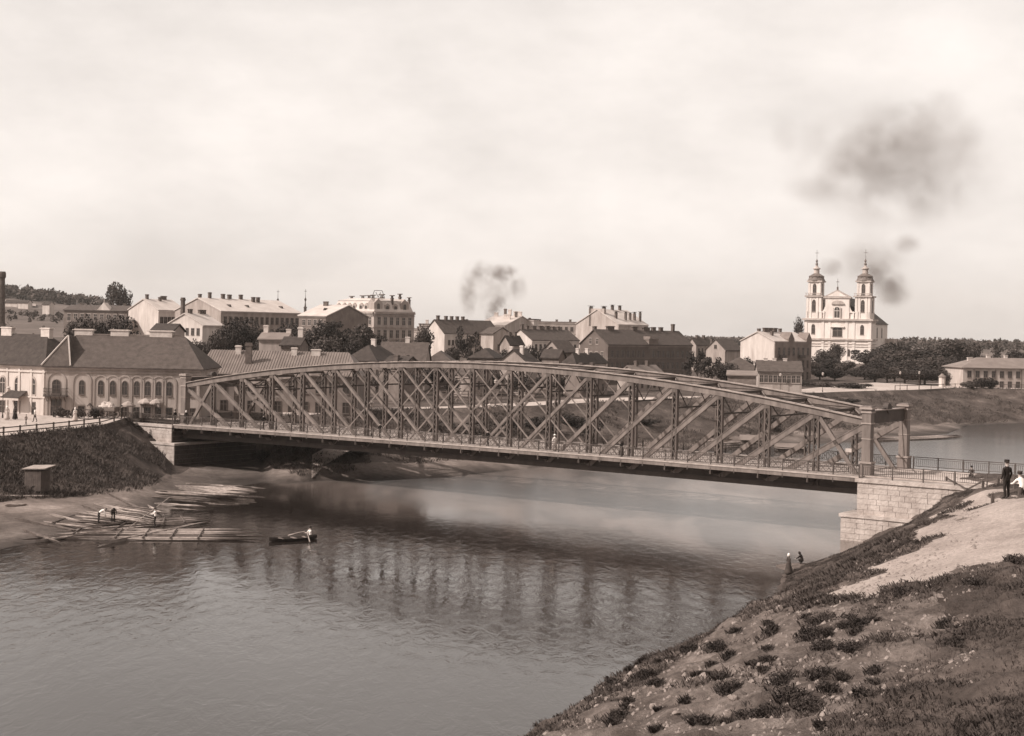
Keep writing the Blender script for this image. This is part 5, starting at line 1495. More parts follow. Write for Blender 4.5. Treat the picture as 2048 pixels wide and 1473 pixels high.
# ================================================================== NEAR BANK: weeds, grass, stones
def near_at(x, y):
    """where the sight line of a pixel meets the near bank"""
    u, v = uv(x, y)
    Ds = np.arange(24, 150, .1)
    z = znear(u * Ds / F, Ds) - (HC - v * Ds / F)
    k = np.argmax(z > 0)
    return Vector((u * Ds[k] / F, Ds[k], HC - v * Ds[k] / F))
def blades(X, D, Z, h, spread, per=7, lean=.5, wk=1.0):
    """tufts of narrow blades at the given roots"""
    N = len(X); M_ = N * per
    X = np.repeat(X, per); D = np.repeat(D, per); Z = np.repeat(Z, per); h = np.repeat(h, per) * RNG.uniform(.55, 1.25, M_)
    a = RNG.random(M_) * 6.283; r = spread * RNG.random(M_) ** .5
    bx, by = X + r * np.cos(a), D + r * np.sin(a)
    dx, dy = np.cos(a + RNG.normal(size=M_) * .6) * lean * h, np.sin(a + RNG.normal(size=M_) * .6) * lean * h
    t_ = RNG.random(M_) * 6.283; wd = (.006 + .010 * RNG.random(M_) + h * .012) * wk
    wx, wy = np.cos(t_) * wd, np.sin(t_) * wd
    v = np.stack([np.stack([bx - wx, by - wy, Z - .05], -1), np.stack([bx + wx, by + wy, Z - .05], -1),
                  np.stack([bx + dx * .45 + wx * .7, by + dy * .45 + wy * .7, Z + h * .62], -1), np.stack([bx + dx, by + dy, Z + h * .95], -1)], 1).reshape(-1, 3)
    i = np.arange(M_)[:, None] * 4
    return v, np.concatenate([i + np.array([[0, 1, 2]]), i + np.array([[0, 2, 3]])])
CELL = RNG.uniform(0, 1, (420000, 2))
gx = -3 + CELL[:, 0] * 50; gd = 27 + CELL[:, 1] * 105
gzv = znear(gx, gd)
gpx, gpy = proj(gx, gd, gzv)
ii = np.clip(np.searchsorted(ys, gd) - 1, 0, len(ys) - 1); jj = np.clip(np.searchsorted(xs, gx) - 1, 0, len(xs) - 1)
opn = onpath[ii, jj]
patch = fbm(gx * .35, gd * .35, 4)
inR = inpoly(gpx, gpy, RIGHTG); dith = RNG.random(gx.shape) - .5
strip = (~inR) & (gpy < 1215 + 40 * fbm(gx, gd, 2)) & (gd > 44) & ~opn
edge_d = np.full(gx.shape, 99.0)
for e0, e1 in zip(ed[:-1], ed[1:]):
    ax, ay = e1.x - e0.x, e1.y - e0.y; l2 = ax * ax + ay * ay
    k = np.clip(((gx - e0.x) * ax + (gd - e0.y) * ay) / l2, 0, 1)
    edge_d = np.minimum(edge_d, np.hypot(gx - e0.x - k * ax, gd - e0.y - k * ay))
rimg = (edge_d < 1.6) & (gd > 33) & (patch > -.25)
vis = (gzv > .15) & (gpx > 980) & (gpx < 2400) & (gpy < 1520)
sel = vis & ((strip & (patch > -.42)) | (inR & (patch > -.12 + .9 * dith)) | rimg)
slope_sel = vis & ~strip & ~inR & ~rimg & ~opn & (patch > .55 + .8 * dith)
sel |= slope_sel
sel = np.where(opn, vis & (patch > .42), sel)
gxs, gds, gzs = gx[sel], gd[sel], gzv[sel]
hh = (.05 + .15 * np.clip(patch[sel] + .3, 0, 1)) * np.where(strip[sel], 1.1, .9)
v, f_ = blades(gxs, gds, gzs, hh, .12, 4, .9, .8)
o = npmesh("bank_grass", v, f_, m_blade); tag(o, "rough grass along the near bank and path edge", "grass", kind='stuff')
# weeds: separate bushy clumps on the bare slope
for (x, y, rr) in ((1640, 1248, .8), (1618, 1278, .6), (1640, 1300, .5), (1700, 1300, .55), (1738, 1245, .45), (1560, 1365, .6), (1580, 1392, .6), (1640, 1352, .5), (1655, 1380, .5), (1378, 1300, .45),
                   (1430, 1298, .5), (1455, 1385, .55), (1440, 1360, .4), (1540, 1266, .4), (1468, 1268, .3), (1290, 1352, .45), (1270, 1298, .45), (1330, 1268, .4), (1530, 1430, .6), (1620, 1418, .55),
                   (1400, 1445, .4), (1230, 1440, .5), (1225, 1350, .5), (1090, 1425, .5), (1065, 1440, .45), (1130, 1410, .45), (1180, 1385, .45), (1310, 1370, .3), (1480, 1440, .35), (1890, 1255, .4), (1905, 1290, .5), (1950, 1170, .7), (2030, 1125, .6), (1800, 1190, .4)) + tuple((random.uniform(1150, 1760), random.uniform(1230, 1465), random.uniform(.14, .3)) for _ in range(46)):
    if y < 1296 - (x - 1300) * .5 and x < 1500: continue
    p = near_at(x, y); n_l = int(9 + 12 * rr)
    a = RNG.random(n_l) * 6.28; r = rr * .5 * RNG.random(n_l) ** .5
    X, D_ = p.x + r * np.cos(a), p.y + r * np.sin(a); Z = znear(X, D_)
    cen = np.stack([X - p.x, D_ - p.y, Z - p.z + .04 + .16 * rr * RNG.random(n_l)], -1)
    v, f_ = leaf_cloud(cen, rr * (.2 + .16 * RNG.random(n_l)), int(1300 * rr), .028, .8)
    X, D_ = p.x + rr * RNG.normal(size=30) * .3, p.y + rr * RNG.normal(size=30) * .3
    v2, f2 = blades(X - p.x, D_ - p.y, znear(X, D_) - p.z, np.full(30, .08 + .16 * rr), .1, 5, .9, .7)
    f_ = np.concatenate([f_[:, [0, 1, 2]], f_[:, [0, 2, 3]], f2 + len(v)]); v = np.concatenate([v, v2])
    o = npmesh("weed_clump", v, f_, m_blade2)
    o.location = p
    tag(o, "large dark weed clump sprawling over the bare soil of the near bank" if rr > .42 else "medium dark weed clump rooted in the bare soil of the near bank" if rr > .3 else "little weed tuft dotting the bare soil of the near bank", "weeds", "large weed clumps" if rr > .42 else "medium weed clumps" if rr > .3 else "little weed tufts")
# stones
def stone_mesh(seed):
    r = random.Random(seed); mb = MB()
    V_ = []; n1, n2 = 5, 7
    for i in range(n1):
        ph = math.pi * (i + .5) / n1
        for k in range(n2):
            a = 2 * math.pi * k / n2 + r.uniform(-.2, .2); rad = r.uniform(.36, .56)
            V_.append((rad * math.sin(ph) * math.cos(a), rad * .75 * math.sin(ph) * math.sin(a), rad * .55 * math.cos(ph)))
    Fc = [(i * n2 + k, (i + 1) * n2 + k, (i + 1) * n2 + (k + 1) % n2, i * n2 + (k + 1) % n2) for i in range(n1 - 1) for k in range(n2)]
    Fc += [tuple(range(n2)), tuple(reversed(range((n1 - 1) * n2, n1 * n2)))]
    mb.add(V_, Fc); return proto(mb.build("stone", m_rock))
ST = [stone_mesh(s) for s in range(5)]
for (x, y, s) in ((1467, 1400, .42), (1408, 1355, .34), (1310, 1418, .38), (1340, 1344, .22), (1308, 1368, .24), (1262, 1415, .3), (1365, 1345, .18), (1252, 1330, .22), (1300, 1293, .34), (1318, 1288, .24), (1505, 1365, .24), (1600, 1140, .0),
                  (1440, 1345, .2), (1540, 1290, .18), (1500, 1280, .2), (1345, 1280, .22), (1270, 1390, .24), (1350, 1430, .3), (1420, 1400, .2), (1455, 1425, .22), (1215, 1400, .26), (1180, 1445, .3), (1560, 1330, .18), (1380, 1385, .2),
                  (2030, 1155, .3), (1790, 1228, .14), (1290, 1330, .2), (1480, 1310, .2), (1405, 1275, .18), (1236, 1372, .2)):
    if s <= 0: continue
    p = near_at(x, y)
    c = random.choice(ST).copy(); COL.objects.link(c)
    c.location = p + Vector((0, 0, s * .08)); c.scale = (s, s, s); c.rotation_euler = (random.uniform(-.4, .4), random.uniform(-.4, .4), random.random() * 6)
    tag(c, "pale loose stone lying on the bare soil of the near bank slope", "stone", "loose stones on the near bank")
rng = np.random.default_rng(9)
rx = rng.uniform(0, 22, 9000); rd = rng.uniform(34, 70, 9000); rz_ = znear(rx, rd); rpx, rpy = proj(rx, rd, rz_)
ok = (rpx > 1080) & (rpx < 1960) & (rpy > 1020) & (rpy < 1500) & (fbm(rx * .4, rd * .4, 3) > -.12); VV = []; FF = []; nb = 0
tet = np.array([[1, 0, -.3], [-.5, .8, -.3], [-.5, -.8, -.3], [.1, .1, .7], [.3, -.5, .5]])
tf = np.array([[0, 1, 3], [1, 2, 3], [2, 4, 3], [0, 3, 4], [0, 4, 2]])
for X, D_, Z in zip(rx[ok], rd[ok], rz_[ok]):
    s = .03 + .07 * rng.random() ** 3 * 1.6; a = rng.random() * 6.28; R_ = np.array([[math.cos(a), -math.sin(a), 0], [math.sin(a), math.cos(a), 0], [0, 0, 1]])
    VV.append((tet * rng.uniform(.6, 1.3, (5, 3)) * s) @ R_.T + np.array([X, D_, Z])); FF.append(tf + nb); nb += 5
o = npmesh("rubble", np.concatenate(VV), np.concatenate(FF), m_rock); tag(o, "small rubble strewn over the bare slope", "rubble", kind='stuff')
# tufts on the far slopes
N = 26000
u_ = RNG.uniform(-1080, 1080, N); ds_, dt_, zt_, dc_ = far_cols(u_); k = RNG.uniform(-.08, 1.06, N); D_ = dt_ + (dc_ - dt_) * k; X = u_ * D_ / F
ok = (fbm(X * .12, D_ * .12, 3) > -.05 - .1 * (u_ < -640)) & ~((u_ > -690) & (u_ < -470))
Z = zfar(u_, D_) + .7 * fbm(X * .22, D_ * .22, 5) * np.clip((1 - k) * 3 + .15, .15, 1) * (k > 0) * (k < 1)
v, f_ = blades(X[ok], D_[ok], Z[ok], RNG.uniform(.2, .5, ok.sum()), .3, 4, .6, 2.5)
v[:, 0] += 0
o = npmesh("slope_grass", v, f_, m_blade); tag(o, "dark rough grass on the far river slopes", "grass", kind='stuff')

# ================================================================== PEOPLE
def person(loc, heading, label, pose='stand', top_m=m_dkcloth, leg_m=m_black, hat=None, hat_m=m_hair, skirt=None, hgt=1.72, group=None):
    """continuous skinned figure; faces +Y locally, then turned by heading"""
    s = hgt / 1.75
    J = {'pel': (0, 0, .95), 'bel': (0, 0, 1.1), 'che': (0, .01, 1.32), 'nek': (0, .0, 1.5), 'hed': (0, .015, 1.6), 'crn': (0, .01, 1.72)}
    def limb(n, pts): 
        for k, p in zip(n, pts): J[k] = p
    A = {'stand': [(.2, 0, 1.42), (.26, -.02, 1.15), (.25, .08, .9), (.25, .12, .81)], }
    arms = {'stand': A['stand'], 'walk': [(.2, 0, 1.42), (.25, -.12, 1.16), (.24, .02, .93), (.24, .08, .85)],
            'lean': [(.2, .03, 1.38), (.27, .22, 1.16), (.2, .45, 1.14), (.16, .53, 1.13)], 'pole': [(.2, .02, 1.42), (.27, .2, 1.22), (.16, .42, 1.2), (.13, .5, 1.2)],
            'bend': [(.2, .42, 1.22), (.24, .52, .95), (.18, .6, .72), (.16, .63, .64)], 'sit': [(.2, 0, .92), (.25, .1, .68), (.18, .3, .58), (.15, .38, .57)],
            'crouch': [(.2, .22, .78), (.25, .4, .58), (.16, .6, .45), (.13, .68, .42)], 'row': [(.2, .05, .95), (.25, .2, .74), (.2, .45, .72), (.17, .53, .72)]}[pose]
    legs = {'stand': [(.1, 0, .9), (.11, .02, .5), (.11, -.02, .08), (.12, .15, .03)], 'lean': [(.1, 0, .9), (.11, .0, .5), (.11, -.05, .08), (.12, .12, .03)],
            'pole': [(.1, 0, .9), (.15, .06, .5), (.17, -.02, .08), (.18, .15, .03)]}.get(pose, [(.1, 0, .9), (.11, .02, .5), (.11, -.02, .08), (.12, .15, .03)])
    if pose == 'lean':
        J.update(che=(0, .12, 1.3), nek=(0, .2, 1.46), hed=(0, .23, 1.55), crn=(0, .22, 1.67)); arms = [(x, y + .14, z - .02) for x, y, z in arms]
    if pose == 'bend':
        J.update(bel=(0, .14, 1.05), che=(0, .34, 1.16), nek=(0, .5, 1.24), hed=(0, .58, 1.27), crn=(0, .68, 1.3))
    if pose in ('sit', 'row'):
        J.update(pel=(0, 0, .45), bel=(0, .02, .6), che=(0, .04, .82), nek=(0, .05, 1.0), hed=(0, .07, 1.1), crn=(0, .065, 1.22))
        legs = [(.1, .05, .43), (.13, .45, .47), (.13, .42, .08), (.13, .57, .04)]
        if pose == 'sit': arms = [(x, y + .03, z) for x, y, z in arms]
    if pose == 'crouch':
        J.update(pel=(0, 0, .32), bel=(0, .1, .45), che=(0, .2, .68), nek=(0, .28, .84), hed=(0, .34, .92), crn=(0, .38, 1.03))
        legs = [(.11, .02, .3), (.17, .4, .42), (.14, .12, .08), (.15, .28, .03)]
    V = []; E = []; Rr = []; name = {}
    rad = {'pel': (.155, .12), 'bel': (.145, .11), 'che': (.175, .12), 'nek': (.062, .062), 'hed': (.085, .1), 'crn': (.06, .075)}
    def addv(k, p, r): name[k] = len(V); V.append(p); Rr.append(r)
    for k in ('pel', 'bel', 'che', 'nek', 'hed', 'crn'): addv(k, J[k], rad[k])
    E += [(0, 1), (1, 2), (2, 3), (3, 4), (4, 5)]
    for sd in (1, -1):
        ar, lr = [(.068, .065), (.052, .05), (.036, .034), (.03, .02)], [(.095, .1), (.068, .07), (.048, .05), (.04, .03)]
        prev = name['che']
        for q, (p, r) in enumerate(zip(arms, ar)):
            y = p[1] if not (pose == 'walk' and sd < 0) else -p[1] * .8 + .05
            addv(f'a{sd}{q}', (p[0] * sd, y, p[2]), r); E.append((prev, name[f'a{sd}{q}'])); prev = name[f'a{sd}{q}']
        prev = name['pel']
        for q, (p, r) in enumerate(zip(legs, lr)):
            y = p[1]
            if pose == 'walk': y += sd * (0, .1, .2, .2)[q]
            addv(f'l{sd}{q}', (p[0] * sd, y, p[2]), r); E.append((prev, name[f'l{sd}{q}'])); prev = name[f'l{sd}{q}']
    me = bpy.data.meshes.new("skeleton"); me.from_pydata(V, E, []); ob = bpy.data.objects.new("skeleton", me); COL.objects.link(ob)
    md = ob.modifiers.new("skin", 'SKIN')
    for i, r in enumerate(Rr): me.skin_vertices[0].data[i].radius = r
    me.skin_vertices[0].data[0].use_root = True
    sb = ob.modifiers.new("sub", 'SUBSURF'); sb.levels = 1; sb.render_levels = 1
    dg = bpy.context.evaluated_depsgraph_get()
    m2 = bpy.data.meshes.new_from_object(ob.evaluated_get(dg))
    bpy.data.objects.remove(ob); bpy.data.meshes.remove(me)
    bv = [tuple(v.co) for v in m2.vertices]; bf = [tuple(p.vertices) for p in m2.polygons]; bpy.data.meshes.remove(m2)
    mb = MB(); mb.add(bv, bf)
    # fingers, nose and ears grown into the same mesh
    for sd in (1, -1):
        w = Vector(V[name[f'a{sd}2']]); hd = Vector(V[name[f'a{sd}3']]); d = (hd - w).normalized()
        sx = Vector((0, 1, 0)) if abs(d.y) < .8 else Vector((1, 0, 0)); sx = (sx - d * sx.dot(d)).normalized(); nn = d.cross(sx)
        for k, ln in enumerate((.07, .085, .08, .062)):
            b0 = hd + sx * (.024 - .016 * k) - d * .01
            mb.tube([b0, b0 + d * ln * .55 + nn * .004, b0 + d * ln + nn * sd * .018], [.0095, .0085, .006], 5)
        mb.tube([w + d * .03 + sx * .025, w + d * .06 + sx * .055, w + d * .1 + sx * .06], [.011, .01, .007], 5)
        hc = Vector(J['hed']) + (Vector(J['crn']) - Vector(J['hed'])) * .3
        mb.tube([hc + Vector((sd * .075, -.01, 0)), hc + Vector((sd * .098, -.02, .01))], [.025, .02], 6)
    hc = Vector(J['hed']) + (Vector(J['crn']) - Vector(J['hed'])) * .3
    mb.tube([hc + Vector((0, .085, .02)), hc + Vector((0, .118, -.015))], [.012, .016], 6)
    for sd in (1, -1): mb.tube([hc + Vector((sd * .032, .08, .028)), hc + Vector((sd * .032, .094, .028))], [.012, .01], 6, 4)
    mb.tube([hc + Vector((-.025, .088, -.05)), hc + Vector((.025, .088, -.05))], [.008, .008], 5, 4)
    # clothing by nearest bone
    seg = [('che', 'nek', 1), ('pel', 'bel', 1), ('bel', 'che', 1), ('nek', 'hed', 0), ('hed', 'crn', 0)]
    for sd in (1, -1):
        seg += [('che', f'a{sd}0', 1), (f'a{sd}0', f'a{sd}1', 1), (f'a{sd}1', f'a{sd}2', 1), (f'a{sd}2', f'a{sd}3', 0), ('pel', f'l{sd}0', 2), (f'l{sd}0', f'l{sd}1', 2), (f'l{sd}1', f'l{sd}2', 2), (f'l{sd}2', f'l{sd}3', 3)]
    sa = np.array([V[name[a]] for a, _, _ in seg]); sbv = np.array([V[name[b]] for _, b, _ in seg]); sm = [c for _, _, c in seg]
    vv = np.array(mb.v)
    for fi, f in enumerate(mb.f):
        if mb.m[fi] == 4: continue
        c = vv[list(f)].mean(0); d = sbv - sa; kk = np.clip(((c - sa) * d).sum(1) / (d * d).sum(1), 0, 1)
        mb.m[fi] = sm[int(np.argmin(np.linalg.norm(sa + d * kk[:, None] - c, axis=1)))]
    r = empty("person", loc, label, "person", group, heading); r.scale = (s, s, s)
    mb.build("body", [m_skin, top_m, leg_m, m_black, m_hair], r, smooth=True)
    cr_ = Vector(J['crn']); hd_ = Vector(J['hed']); up = (cr_ - hd_).normalized()
    hb = MB()
    base = hd_ + up * .06
    if hat == 'scarf':
        hb.tube([hd_ - up * .07 - Vector((0, .03, 0)), hd_ + up * .02 - Vector((0, .02, 0)), cr_ - Vector((0, .01, 0)) + up * .03, cr_ + up * .085], [.1, .118, .1, .03], 12)
        hb.build("headscarf", hat_m, r, smooth=True)
    else:
        hb.tube([base - Vector((0, .025, 0)), cr_ - Vector((0, .02, 0)), cr_ + up * .075], [.1, .1, .03], 12); hb.build("hair", m_hair, r, smooth=True)
        if hat:
            hb = MB(); t0 = cr_ - up * .0
            if hat == 'cap': hb.tube([t0, t0 + up * .05, t0 + up * .09, t0 + up * .1], [.104, .125, .115, .03], 12); hb.tube([t0 + Vector((0, .1, .012)), t0 + Vector((0, .16, .0))], [.07, .03], 8)
            else: hb.tube([t0, t0 + up * .012, t0 + up * .014, t0 + up * .12, t0 + up * .13], [.19, .19, .105, .095, .03], 14)
            hb.build("cap" if hat == 'cap' else "hat", hat_m, r, smooth=True)
    if skirt:
        hb = MB(); zt_ = J['bel'][2]; hb.lathe((J['pel'][0], J['pel'][1], 0), [(.36, .1), (.33, .3), (.26, .65), (.185, zt_ - .1), (.165, zt_)], 14)
        hb.build("skirt", skirt, r, smooth=True)
    return r
# on the near bank
p = G(2013, 993, P(2013, 993, 69).z); zz = float(znear(np.array(p.x), np.array(p.y)))
person((p.x, p.y, zz - .02), math.radians(25), "person in black suit and flat cap standing on the sandy path, back turned", 'stand', m_black, m_black, 'cap', m_black, hgt=1.74)
p = P(2040, 975, 71.5); zz = float(znear(np.array(p.x), np.array(p.y)))
person((p.x, p.y - .35, zz - .02), math.radians(20), "person in pale shirt and dark trousers leaning on the wooden rail by the path", 'lean', m_whcloth, m_dkcloth, 'cap', m_dkcloth, hgt=1.72)
p = P(1943, 966, 139); 
person((p.x, p.y, 5.78), math.radians(150), "person in dark coat seated at the roadside behind the low fence", 'sit', m_dkcloth, m_dkcloth, 'cap', m_black)
# shore
p = G(1577, 1150, .12); WOM = p
person((p.x, p.y, .1), math.radians(-70), "person in white headscarf and long dark dress standing at the water's edge", 'stand', m_dkcloth, m_dkcloth, 'scarf', m_whcloth, skirt=m_dkcloth, hgt=1.66)
p2_ = G(1606, 1128, .15)
person((p2_.x, p2_.y, .12), math.radians(60), "person in dark clothes crouching by the water beside the standing one", 'crouch', m_black, m_black, 'scarf', m_black, skirt=None, hgt=1.6)
mb = MB()                                                # little gravel spit they stand on
c = (WOM + p2_) / 2
ring = [(4.2 * math.cos(a) * (1 + .15 * math.sin(3 * a)), 2.6 * math.sin(a)) for a in np.linspace(0, 2 * math.pi, 25)[:-1]]
Vr = [(c.x + 1.2 + x * .62, c.y + 1 + y * 1.4, -.05) for x, y in ring] + [(c.x + 1.2 + x * .38, c.y + 1 + y * 0.95, .13) for x, y in ring]
Fr = [(i, (i + 1) % 24, 24 + (i + 1) % 24, 24 + i) for i in range(24)] + [tuple(range(24, 48))]
o = raw("gravel_spit", Vr, Fr, m_soil); tag(o, kind='structure')
for k, (dx, dy, s) in enumerate(((.9, .3, .5), (1.4, .1, .42), (1.1, -.3, .36))):
    c2 = ST[k].copy(); COL.objects.link(c2); c2.location = (WOM.x + dx, WOM.y + dy, .2); c2.scale = (s * 1.3, s, s * .8); c2.data = c2.data.copy(); c2.data.materials[0] = m_whcloth; c2.name = "laundry_bundle"
    tag(c2, "white bundle of washing at the feet of the person in headscarf", "bundle", "bundles of washing on the shore")
# rafts people
p = G(310, 1054, .42)
RAFTMAN = person((p.x, p.y, .4), math.radians(110), "person in white shirt and dark trousers standing on the front raft with a pole", 'pole', m_whcloth, m_black, 'hat', m_dkcloth)
q_ = p + Vector((-.32, .12, 1.15))
mb = MB(); mb.tube([q_ + Vector((1.5, .3, 1.5)), q_ + Vector((-2.2, -1.0, -1.45))], .035, 6); o = mb.build("raft_pole", m_timber, None, origin=q_); tag(o, "long pole held by the raftsman in white shirt", "pole")
p = G(197, 1046, .6); person((p.x, p.y, .55), math.radians(-60), "person in white shirt bending over the loose logs", 'bend', m_whcloth, m_black, None)
p = G(226, 1044, .6); person((p.x, p.y, .55), math.radians(200), "person in dark clothes working among the loose logs", 'bend', m_dkcloth, m_black, 'cap', m_black)
# pedestrians on the bridge
def onb(i, w): return bp_(i, w, -.06 + camber(i))
hb_ = math.atan2(UB.y, UB.x) - math.pi / 2
person(onb(2.95, -1.1), hb_, "person in dark coat walking on the bridge footway near the left portal", 'walk', m_black, m_black, 'hat', m_black, hgt=1.8)
person(onb(.25, -1.0), hb_, "person in dark dress and white headscarf at the left portal of the bridge", 'walk', m_black, m_black, 'scarf', m_whcloth, skirt=m_black)
person(onb(-.15, -1.0), hb_, "person in black coat just left of the bridge portal pillar", 'stand', m_black, m_black, 'hat', m_black)
person(onb(9.6, -1.15), hb_ + 3.14, "person in dark clothes walking on the middle of the bridge footway", 'walk', m_black, m_black, 'cap', m_black)
person(onb(11.3, -1.1), hb_, "person in pale dress and broad white hat on the bridge footway", 'walk', m_whcloth, m_canvas, 'hat', m_whcloth, skirt=m_canvas)
person(onb(12.9, -1.0), hb_, "person in dark dress resting by the bridge railing right of the middle", 'stand', m_black, m_black, 'scarf', m_dkcloth, skirt=m_dkcloth, hgt=1.6)
person(onb(6.6, -1.2), hb_, "person in dark jacket on the footway below the white globe lamp", 'walk', m_black, m_dkcloth, 'cap', m_black)
# left street
def street(x, y): 
    g = G(x, y, 6.25); return Vector((g.x, g.y, gz(g.x, g.y) + .06))
person(street(70, 846), math.radians(120), "person in white shirt and dark trousers crossing the left street", 'walk', m_whcloth, m_black, 'cap', m_dkcloth)
person(street(14, 842), math.radians(200), "person in pale dress before the shop awning", 'stand', m_canvas, m_canvas, 'scarf', m_whcloth, skirt=m_canvas)
person(street(30, 841), math.radians(160), "person in dark dress before the shop awning", 'stand', m_dkcloth, m_dkcloth, 'scarf', m_dkcloth, skirt=m_black)
person(street(52, 852), math.radians(80), "short person in grey walking near the street fence", 'walk', m_pale, m_dkcloth, None, hgt=1.25)
person(street(150, 845), math.radians(60), "person in pale blouse and white scarf beside the street fence", 'stand', m_whcloth, m_canvas, 'scarf', m_whcloth, skirt=m_canvas)
person(street(243, 840), math.radians(90), "person in dark coat beside the market umbrella", 'stand', m_black, m_black, 'hat', m_black)

# ================================================================== STREET THINGS
# post and rail fence along the left street
def fence(label, pts, h=.95, post=.16, n_rails=2, name="rail_fence", m=m_post):
    r = empty(name, pts[0], label, "fence"); o = r.location.copy()
    for p in pts:
        mb = MB(); mb.box(p - Vector((post / 2, post / 2, .35)), (post, 0, 0), (0, post, 0), UP * (h + .42)); mb.build("post", m, r, origin=o)
    for a, c in zip(pts[:-1], pts[1:]):
        for k in range(n_rails):
            z = h - .06 - k * .48
            mb = MB(); mb.bar(a + UP * z, c + UP * z, .11, .08, UP); mb.build("rail", m, r, origin=o)
    return r
pts = []
for x, y in ((-60, 879), (-27, 875), (7, 871), (40, 867.5), (73, 864), (107, 860), (138, 856.5), (168, 853), (199, 849.5), (228, 847)):
    u, v = uv(x, y); D = float(np.interp(u, fu, fc)) + .7; pts.append(Vector((u * D / F, D, gz(u * D / F, D))))
fence("dark two-rail fence along the left street above the grass slope", pts)
# low fence beside the approach road on the near bank
pts = []
for x, D in ((1893, 136), (1935, 131), (1966, 127), (1997, 123), (2030, 119), (2070, 115), (2120, 111)):
    u = uv(x, 965)[0]; X = u * D / F; pts.append(Vector((X, D, float(znear(np.array(X), np.array(float(D)))))))
fence("low one-rail wooden fence beside the road right of the stone abutment", pts, h=.95, post=.18, n_rails=1)
pts = []
for x, D in ((1986, 73), (2040, 72.2), (2100, 71.5), (2160, 71)):
    u = uv(x, 960)[0]; X = u * D / F; pts.append(Vector((X, D, float(znear(np.array(X), np.array(float(D)))))))
fence("dark wooden rail beside the path that the pale shirted person leans on", pts, h=1.06, post=.14, n_rails=2)
# railing and posts on the far embankment, right
pts = []
for x in np.arange(1790, 2080, 24):
    u, v = uv(x, 784); D = float(np.interp(u, fu, fc)) + 1.2; pts.append(Vector((u * D / F, D, gz(u * D / F, D))))
fence("thin railing along the crest of the far right embankment", pts, h=1.1, post=.14, n_rails=1)
pts = []
for x in np.arange(870, 1130, 22):
    u, v = uv(x, 822); D = float(np.interp(u, fu, fc)) + 12.5; pts.append(Vector((u * D / F, D, gz(u * D / F, D))))
fence("boarded fence behind the embankment road seen through the truss", pts, h=2.0, post=.2, n_rails=4, m=m_wood)
for x, y, lb in ((1800, 784, "iron lamp post at the left end of the far crest railing"), (1838, 786, "lamp post standing between the far crest railing's posts"), (1560, 797, "thin lamp post on the far road behind the right half of the truss"),
                 (990, 822, "lamp post on the far road behind the middle of the truss"), (1645, 792, "thin lamp post by the pale square before the church"), (5, 842, "lamp post with curved arm by the left shop")):
    u, v = uv(x, y); D = float(np.interp(u, fu, fc)) + 3.0 if x > 100 else 190.; X = u * D / F
    lamp(Vector((X, D, gz(X, D))), lb, arm=x < 100, h=3.6)
# white pillar kiosk at the crest
p = P(1884, 778, 368); r = empty("kiosk", (p.x, 368, gz(p.x, 368)), "small white pillar kiosk at the edge of the grove", "kiosk")
mb = MB(); mb.lathe((0, 0, 0), [(.8, 0), (.8, 2.4), (.7, 2.5)], 8); mb.build("shaft", m_white, r)
mb = MB(); mb.lathe((0, 0, 2.5), [(1.05, 0), (.9, .15), (.15, .8)], 8); mb.build("roof", m_metal, r)
# market umbrellas, cart and horse by the corner house
def umbrella(x, y, rr, label):
    p = street(x, y); r = empty("market_umbrella", p, label, "umbrella")
    mb = MB(); mb.tube([(0, 0, 0), (0, 0, 2.4)], .035, 6); mb.build("pole", m_post, r)
    mb = MB(); nseg = 8; ring = [(rr * math.cos(6.2832 * k / nseg), rr * math.sin(6.2832 * k / nseg), 2.0) for k in range(nseg)]
    mid = [(rr * .55 * math.cos(6.2832 * k / nseg), rr * .55 * math.sin(6.2832 * k / nseg), 2.35) for k in range(nseg)]
    low = [(x_, y_, z_ - .18) for x_, y_, z_ in ring]
    mb.add(ring + mid + low + [(0, 0, 2.55)], [(k, (k + 1) % 8, 8 + (k + 1) % 8, 8 + k) for k in range(8)] + [(8 + k, 8 + (k + 1) % 8, 24) for k in range(8)] + [(16 + k, 16 + (k + 1) % 8, (k + 1) % 8, k) for k in range(8)])
    mb.build("canopy", m_pale, r)
umbrella(256, 838, .95, "white market umbrella beside the left bridge approach")
umbrella(290, 837, 1.0, "smaller white market umbrella against the grey corner house")
umbrella(312, 838, .9, "white market umbrella nearest to the left portal")
